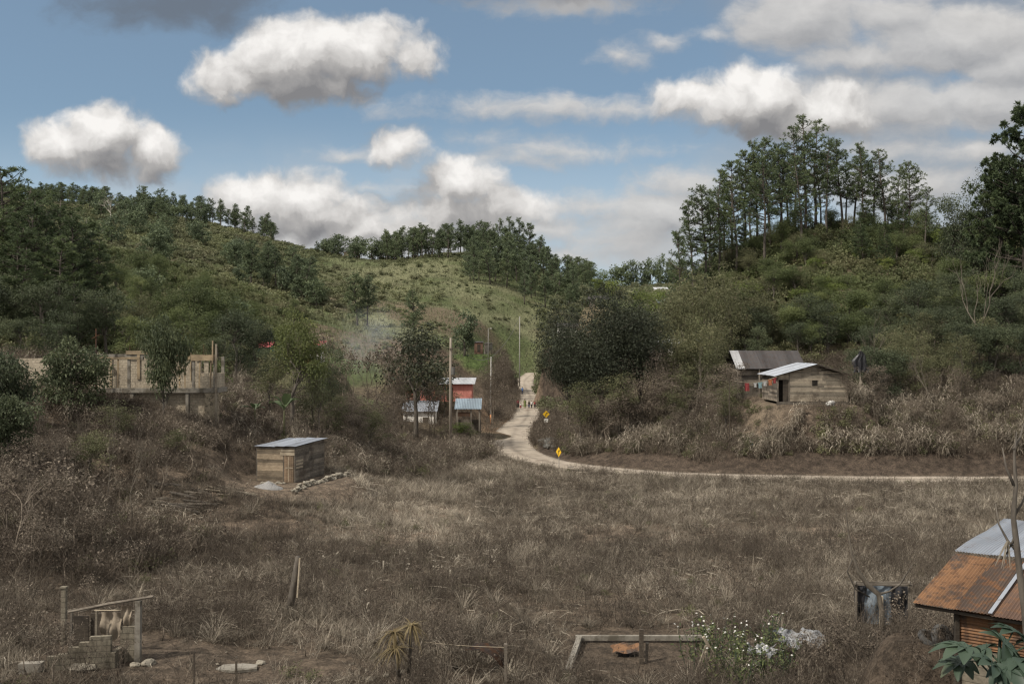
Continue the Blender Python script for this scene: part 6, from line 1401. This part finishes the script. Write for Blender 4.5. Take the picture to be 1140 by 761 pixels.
# ------------------------------------------------------------------ small things in the field
def footing():
    z = .3; t = thing('concrete_footing', 'open rectangle of low concrete beams at the near edge of the field', 'footing', (X(645,39),39,z)); x0 = X(645,39); m = MB()
    beam(m, A3(-.15,0,.13), A3(X(785,39)-x0,0,.13), .16, .18); part('beam', m, M['concrete'], t); m = MB(); beam(m, A3(.0,-.11,.13), A3(X(632,35.1)-x0,-3.9,.10), .20, .20); part('beam', m, M['concrete'], t); m = MB(); beam(m, A3(X(786,39)-x0,.1,-.3), A3(X(786,39)-x0,.1,.42), .2); part('stub_column', m, M['concrete'], t)
    o = MB(); V = []; n = 9
    for j in range(5):
        for i in range(n): V.append((i/8*1.1-.55+.06*math.sin(j*2), j/4*.75-.35+.05*math.sin(i*2.2), .10+.05*math.sin(i*1.3+j)+.12*(j/4)))
    o.add(V, [(j*n+i,j*n+i+1,(j+1)*n+i+1,(j+1)*n+i) for j in range(4) for i in range(n-1)]); x = X(697,37.4); tag(link('board', o.mesh('board'), M['rust'], None, (x,37.4,gzf(x,37.4)+.1)), 'bent orange board lying inside the concrete footing', 'board')
    for (px, Y, top, w, mk, lab, lean) in [(714,36.4,700,.15,'dark_wood','thick dark post stuck upright in front of the concrete footing',0),(719,36.6,715,.10,'plank_grey','thin grey post beside the thick dark one by the footing',.05),(563,34.2,716,.11,'plank_grey','grey fence post beside the rusty sheet',0),(216,34.0,724,.06,'dark_wood','thin stake on the bare ground at the near left',0),(263,33.9,735,.06,'dark_wood','short stake in front of the broken slab',0)]:
        x = X(px,Y); zb = gzf(x,Y); m = MB(); beam(m, A3(0,0,-.3), A3(lean,0,Z(top,Y)-zb), w, tint=.5); tag(link('post', m.mesh('post'), M[mk], None, (x,Y,zb)), lab, 'post')
    t = thing('crossed_stakes', 'pale crossed stakes at the right end of the concrete footing', 'stakes', (X(776,34.5),34.5,gzf(X(776,34.5),34.5))); zb = t.location.z; q = lambda px,py,d: A3(X(px,34.5+d)-t.location.x,d,Z(py,34.5+d)-zb)
    for a, b, d in (((770,765),(787,718),0),((812,760),(783,708),.12),((792,770),(786,725),-.1)): m = MB(); beam(m, q(*a,d), q(*b,d), .11, tint=.8); part('stake', m, M['plank_tan'], t)
    # snag
    x = X(331,43); zb = gzf(x,43); m = MB(); m.add(*tube([[-.42,0,-.2],[-.25,0,.6],[.02,.02,Z(619,43)-zb]], [.17,.16,.10], 8)); t = thing('broken_stump', 'leaning broken stump with a pale split side in the dry grass', 'stump', (x,43,zb)); part('stump', m, M['bark'], t, True); m = MB(); beam(m, A3(.02,-.10,.7), A3(.12,-.05,Z(620,43)-zb-.02), .11, .06, tint=.9); part('split_wood', m, M['pale_wood'], t)
    # curved rusty sheet
    x = X(548,35); zb = gzf(x,35); V = []; n = 12
    for j in range(4):
        for i in range(n): a = -.2+1.75*i/(n-1); V.append((-.75+1.05*math.sin(a)+.12*j, -.2+.28*j, .15+1.0*math.cos(a)*.8))
    o = link('metal_sheet', mesh_np('metal_sheet', V, [(j*n+i,j*n+i+1,(j+1)*n+i+1,(j+1)*n+i) for j in range(3) for i in range(n-1)], smooth=True), M['rust_dark'], None, (x,35,zb)); tag(o, 'curled dark rusty metal sheet lying in the weeds near the fence post', 'metal sheet')
    # wire from the fence post
    a = A3(X(563,34.2),34.2,Z(720,34.2)); b = A3(X(472,34.6),34.6,Z(714,34.6)); m = MB(); m.add(*tube([(b-a)*s-UP*.04*math.sin(PI*s) for s in np.linspace(0,1,8)], .012, 4)); tag(link('fence_wire', m.mesh('fence_wire'), M['pale_wood'], None, tuple(a)), 'thin pale wire running left from the grey fence post', 'wire')
    for (px, Y, w_, d_, h_, lab, seed) in [(892,37.5,1.7,.9,.35,'crumpled white plastic sheet caught in the brush left of the tarp shelter',1),(848,36,1.0,.7,.3,'crumpled white plastic sheet under the white-flowered weeds',2)]:
        V = []; n = 18; x = X(px,Y); z0 = gzf(x,Y)
        for j in range(n):
            for i in range(n): u, v = i/(n-1)-.5, j/(n-1)-.5; V.append((u*w_*(1+.2*math.sin(j)), v*d_*(1+.2*math.sin(i*1.3)), .35+h_*(vnoise(u*6+seed*9, v*6, seed)*1.4+.35*v)+.10*vnoise(u*17, v*17, seed)))
        tag(link('plastic_sheet', mesh_np('plastic_sheet', V, [(j*n+i,j*n+i+1,(j+1)*n+i+1,(j+1)*n+i) for j in range(n-1) for i in range(n-1)], smooth=True), M['plastic'], None, (x,Y,z0)), lab, 'plastic sheet')
    r = random.Random(6)
    for i in range(16):
        px = r.uniform(165,238); Y = 61+r.uniform(-1.2,2.5); x = X(px,Y); a = r.uniform(-.35,.35); L = r.uniform(1.0,2.6); w = r.uniform(.05,.11); p = A3(math.cos(a)*L/2, math.sin(a)*L/2, 0); za, zb = gzf(x-p[0],Y-p[1]), gzf(x+p[0],Y+p[1]); z = (za+zb)/2; m = MB()
        m.add(*tube([A3(-p[0],-p[1],za-z+w+.05), A3(0,0,w+.12), A3(p[0],p[1],zb-z+w+.05+r.uniform(0,.2))], [w,w*.95,w*.8], 7)); tag(link('log', m.mesh('log'), M['pale_bark' if r.random() < .6 else 'bark'], None, (x,Y,z)), 'cut log lying on the slope left of the plank shed', 'log', 'cut logs left of the plank shed')
    for i in range(7):
        px = 238+i*6+r.uniform(-3,3); Y = 64.3+r.uniform(-.6,.8); x = X(px,Y); a = r.uniform(-.4,.3); L = r.uniform(1.2,2.2); p = A3(math.cos(a)*L/2, math.sin(a)*L/2, 0); za, zb = gzf(x-p[0],Y-p[1]), gzf(x+p[0],Y+p[1]); z = (za+zb)/2; m = MB(); beam(m, A3(-p[0],-p[1],za-z+.1), A3(p[0],p[1],zb-z+.12), .18, .035, r.random()); tag(link('plank', m.mesh('plank'), M['plank_tan'], None, (x,Y,z)), 'loose plank on the bare ground left of the gravel heap', 'plank', 'loose planks beside the gravel heap')
footing()

def near_plants():
    rng = np.random.default_rng(9)
    # withered yucca with hanging heads
    x = X(451,34.4); z0 = gzf(x,34.4); t = thing('yucca', 'withered golden yucca with three drooping leaf heads at the near edge', 'yucca plant', (x,34.4,z0))
    for (px, top, tilt, d) in ((439,704,-.15,0),(458,696,.1,.3),(440,722,-.1,-.5)):
        hx = X(px,34.4+d)-x; hz = Z(top,34.4+d)-z0; m = MB(); m.add(*tube([[hx*.4,d*.5,-.2],[hx*.8,d,hz*.5],[hx,d,hz]], [.07,.06,.05], 7)); part('stem', m, M['bark'], t, True)
        n = 64; az = rng.uniform(0,2*PI,n); D = np.stack([np.cos(az)*.75, np.sin(az)*.75, rng.uniform(-.1,.7,n)],1); P = np.tile(A3(hx,d,hz),(n,1)); side = np.stack([-np.sin(az),np.cos(az),0*az],1); V, Q, A = strips(P, D, rng.uniform(.45,.85,n), .05, np.array([0,0,-1.])*rng.uniform(.35,1.35,(n,1)), side, 5, rng.random(n)); m = MB(); m.add(V, Q, tint=A); part('leaf_head', m, M['yucca'], t)
    # castor plant close to the camera
    def castor_leaf(R):
        m = MB()
        for k in range(8):
            a = (k-3.5)*.62; L = R*(1-.055*abs(k-3.5)**1.5); w = R*.20; n = 6; V = []
            for i in range(n+1):
                s = i/n; ww = w*(math.sin(PI*min(1,s*.92+.06))**.8); c = A3(math.cos(a)*L*s, math.sin(a)*L*s, .14*R*s-.42*R*s*s); o = A3(-math.sin(a),math.cos(a),0)
                V += [c-o*ww+UP*.10*ww*3, c, c+o*ww+UP*.10*ww*3]
            q = []
            for i in range(n): q += [(3*i,3*i+1,3*i+4,3*i+3),(3*i+1,3*i+2,3*i+5,3*i+4)]
            m.add(V, q, tint=.35+.1*(k % 3))
        return m.mesh('leaf', True)
    lm = castor_leaf(.36); lm.materials.append(M['castor'])
    Y = 8.6; x = X(1112,Y); z0 = gzf(x,Y); t = thing('castor_plant', 'broad lobed green leaves of a plant close at the bottom right corner', 'plant', (x,Y,z0)); m = MB(); hz = Z(748,Y)-z0; m.add(*tube([[0,0,-.2],[.03,0,hz*.5],[0,0,hz],[.02,.02,hz+.3]], [.03,.027,.022,.012], 8)); part('stem', m, M['castor'], t, True)
    for (px, py, d, yaw, s) in ((1075,720,-.1,2.7,1.0),(1096,722,.15,2.2,.8),(1118,716,-.05,.6,1.0),(1128,702,.2,1.4,.75),(1070,736,.1,3.2,.8),(1138,735,-.2,-.4,1.0),(1105,738,-.3,-1.6,.8),(1120,742,-.25,-1.2,.9),(1150,715,.1,.2,.9)):
        p = A3(X(px,Y+d)-x, d, Z(py,Y+d)-z0); o = link('leaf', lm, None, t, tuple(p)); o.rotation_euler = (rng.normal()*.25, rng.normal()*.25+.15, yaw); o.scale = (s*.85,)*3
        m = MB(); m.add(*tube([[.0,.0,hz-.15+.25*rng.random()], p*.55+A3(0,0,hz*.45+.05), p], [.010,.008,.006], 5)); part('petiole', m, M['castor'], t)
    # white-flowered weeds
    def weed(seed):
        r = np.random.default_rng(seed); st = MB(); lf = MB(); fl = []
        for k in range(9):
            d = unit(A3(r.normal()*.25, r.normal()*.25, 1)); L = r.uniform(1.1,2.0); b = A3(r.normal()*.15, r.normal()*.15, -.1); e = b+d*L; st.add(*tube([b,b+d*L*.5+r.normal(size=3)*.04,e], [.014,.011,.006], 4))
            n = 22; s = r.uniform(.2,1,n)[:,None]; V, Q, A = leaves(r, b+d*L*s+r.normal(size=(n,3))*.10, r.normal(size=(n,3))+A3(0,0,.2), r.uniform(.09,.19,n), .07, r.random(n), .2); lf.add(V, Q, tint=A)
            fl.append(e)
            if k % 2: fl.append(e+r.normal(size=3)*np.array([.12,.12,.06]))
        return st.mesh('stem'), lf.mesh('leaves'), fl
    m = 9; an = np.arange(m)*2*PI/m; hd = MB(); V = [(0,0,.012)]
    for a in an: V += [(.032*math.cos(a-.25), .032*math.sin(a-.25), .0), (.036*math.cos(a+.25), .036*math.sin(a+.25), .0)]
    hd.add(V, None, [(0, 1+2*i, 2+2*i) for i in range(m)]); HD = hd.mesh('flower_head'); HD.materials.append(M['flower'])
    W = [weed(700+i) for i in range(3)]
    for a, b_, c in W: a.materials.append(M['castor']); b_.materials.append(M['leaf'])
    spots = [(778,35.5),(796,34.2),(806,36.8),(822,33.8),(832,36.2),(846,34.4),(858,37.2),(870,35),(790,37.6)]
    for i, (px, Y) in enumerate(spots):
        x = X(px,Y); k = W[i % 3]; t = thing('flowering_weed', 'tall green weed with small white flowers beside the concrete footing', 'flowering weed', (x,Y,gzf(x,Y)), i*1.3, 'white-flowered weeds beside the footing'); t.scale = (1.15,1.15,.75+.3*rng.random())
        for nm, me in zip(('stem','leaves'), k[:2]): link(nm, me, None, t)
        for q_ in k[2]: h_ = link('flower_head', HD, None, t, tuple(q_)); h_.rotation_euler = (rng.normal()*.6+.5, rng.normal()*.6, 0)
    # bleached maize leaves in the grass
    P = []
    for (a, b_, y0, y1, n) in ((410,432,606,634,12),(440,458,598,636,16),(480,560,603,636,38),(352,380,622,632,10),(395,420,660,690,8)):
        for _ in range(n):
            px = rng.uniform(a,b_); py = rng.uniform(y0,y1); Y = (CAMZ-.7)*F0/(py-380.5); P.append((X(px,Y),Y,gzf(X(px,Y),Y)+rng.uniform(.35,.95)))
    P = np.array(P); n = len(P); az = rng.uniform(0,2*PI,n); D = np.stack([np.cos(az),np.sin(az),rng.uniform(-.2,1.3,n)],1); V, Q, A = strips(P, D, rng.uniform(.25,.6,n), .085, np.array([0,0,-1.])*rng.uniform(.2,1,(n,1)), np.stack([-np.sin(az),np.cos(az),0*az],1), 4, .4+.6*rng.random(n))
    tag(link('maize_leaves', mesh_np('maize_leaves', V, Q, attrs={'tint': A}), M['corn']), 'bleached dead maize leaves scattered through the dry grass', 'dead leaves', None, 'stuff')
    # litter specks and dead leaves on the bare soil
    P, px = scatter(2600, -20, 1160, 31, 78, 91, lambda px,x,Y,r: (px < 600) | (r.random(len(px)) < .2)); n = len(P); V, Q, A = leaves(rng, P+np.array([0,0,.04]), rng.normal(size=(n,3))*np.array([1,1,.25]), rng.uniform(.08,.22,n), .09, .2+.7*rng.random(n)); tag(link('leaf_litter', mesh_np('leaf_litter', V, Q, attrs={'tint': A}), M['corn']), 'pale dead leaves littering the bare soil', 'litter', None, 'stuff')
    # bright bush by the shelter, slim saplings on the left bank
    tree(LIME, 516, 117, 470, 'bright yellow-green bush at the foot of the wooden utility pole', 'bush', 'bush', wide=1.5, variant=0)
    tree(BARE, 122, 58, 425, 'slim pale leafless sapling in the brush below the half-built house', 'bare_tree', variant=1, wide=.35)
    tree(BARE, 146, 57, 455, 'forked pale sapling right of the slim one in the left brush', 'bare_tree', variant=2, wide=.45)
    tree(BAREB, 430, 96, 470, 'thin dead sapling on the bank right of the plank shed', 'bare_tree', variant=0, wide=.5)
    for px, Y, top in [(100,62,478),(196,68,475),(262,82,455),(372,88,440),(412,90,450),(128,68,445)]:
        tree(OLIVE, px, Y, top, 'olive shrub growing through the dry brush of the left bank', 'shrub', 'shrub', 'olive shrubs on the left bank', 1.25)
    for px, Y, top in [(40,64,440),(90,62,452),(165,60,470),(252,78,432),(380,90,425),(408,94,430),(420,98,432),(440,102,440),(66,57,470),(28,52,500),(300,82,452),(355,84,448)]:
        tree(BARE, px, Y, top, 'thin leafless stem standing in the left bank brush', 'bare_tree', group='thin leafless stems on the left bank', wide=.45)
    for px, Y, top in [(30,56,480),(64,60,478),(285,84,446),(395,86,458),(18,62,460),(60,52,530),(110,50,545),(8,50,520),(40,47,560),(170,64,490)]:
        tree(BROWNT, px, Y, top, 'dry brown leafy shrub in the brush of the left bank', 'shrub', 'shrub', 'dry brown shrubs on the left bank', 1.2)
    for px, Y, top, w in [(452,141,404,1.2),(464,142,398,1.2),(478,143,402,1.2),(491,142,412,1.0)]:
        tree(OLIVE[:3]+BROWNT[:1], px, Y, top, 'brownish tree screening the left part of the pink house', 'leafy_tree', group='brownish trees screening the pink house', wide=w)
    for px, Y, top in [(86,50,520),(20,48,500),(48,52,505),(216,66,470),(250,70,476),(180,62,500)]:
        tree(BAREB, px, Y, top, 'dry half-leafless bush tree in the brush of the left bank', 'bare_tree', group='half-leafless bush trees on the left bank', wide=1.1)
    for px, Y, top in [(549,140,402),(553,158,398),(560,182,396),(541,170,404),(562,200,396),(556,205,390),(566,214,398),(570,222,402),(560,216,392),(551,196,394)]:
        tree(BROWNT, px, Y, top, 'brown leafless bush at the left side of the road', 'bush', 'bush', 'brown bushes along the left of the road', .8)
    for px, Y, top in [(500,34.6,690),(505,35,700),(482,36,665),(936,34,690),(905,33,715),(950,33,700),(975,34,705),(925,36,680),(1000,32,700),(870,40,668),(1010,36,660),(1040,40,640),(1085,46,600),(1030,27.5,690),(1052,28.6,682),(1018,26.5,705),(60,33,690),(30,34,680),(180,38,660),(20,40,640),(100,41,640),(205,40,650),(890,34,705),(915,33.5,712),(940,34.5,700),(965,33.6,715),(985,35,700),(1005,30,715),(1045,25.6,720),(1022,25.4,722),(1060,27.2,700),(134,34.4,712),(70,34,705),(40,35,700),(8,37,670),(115,38.5,668),(160,37.5,690),(240,44,625),(285,41,640),(310,47,600),(365,40,655),(392,38,672),(420,41,650),(470,45,622),(540,39,668),(575,43,640),(602,36,690),(640,46,618),(690,44,632),(735,48,604),(760,41,650),(820,45,620),(900,48,600),(955,52,585),(1060,60,560),(300,38,680),(340,37,690),(515,37,688),(150,46,600),(205,50,585),(20,44,600),(70,46,590)]:
        tree(BAREB, px, Y, top, 'dry twiggy shrub at the near edge of the field', 'shrub', 'shrub', 'dry twiggy shrubs at the near edge', .95)
near_plants()

def smoke():
    m = bpy.data.materials.new('smoke_haze'); m.use_nodes = True; t = m.node_tree; t.nodes.clear(); N = NT(t); out = N.node('ShaderNodeOutputMaterial'); v = N.node('ShaderNodeVolumeScatter'); v.inputs['Color'].default_value = (.80,.88,.97,1)
    tc = N.node('ShaderNodeTexCoord'); p = tc.outputs['Object']; r = N.vmath('LENGTH', p); n = N.noise(p, 1.7, 3, .6)
    N.put(v.inputs['Density'], (N.smooth(r, 1.0, .25) * N.smooth(n, .35, .75)) * .05); t.links.new(v.outputs[0], out.inputs['Volume'])
    for (px, py, Y, sx, sy, sz) in ((412,378,140,7,6,6.5),):
        me = rock_mesh('smoke', 3, 1.0, 1.0, 3); o = link('smoke', me, m, None, (X(px,Y),Y,Z(py,Y))); o.scale = (sx,sy,sz); tag(o, 'thin bluish smoke drifting over the trees left of the pink house', 'smoke', None, 'stuff')
smoke()
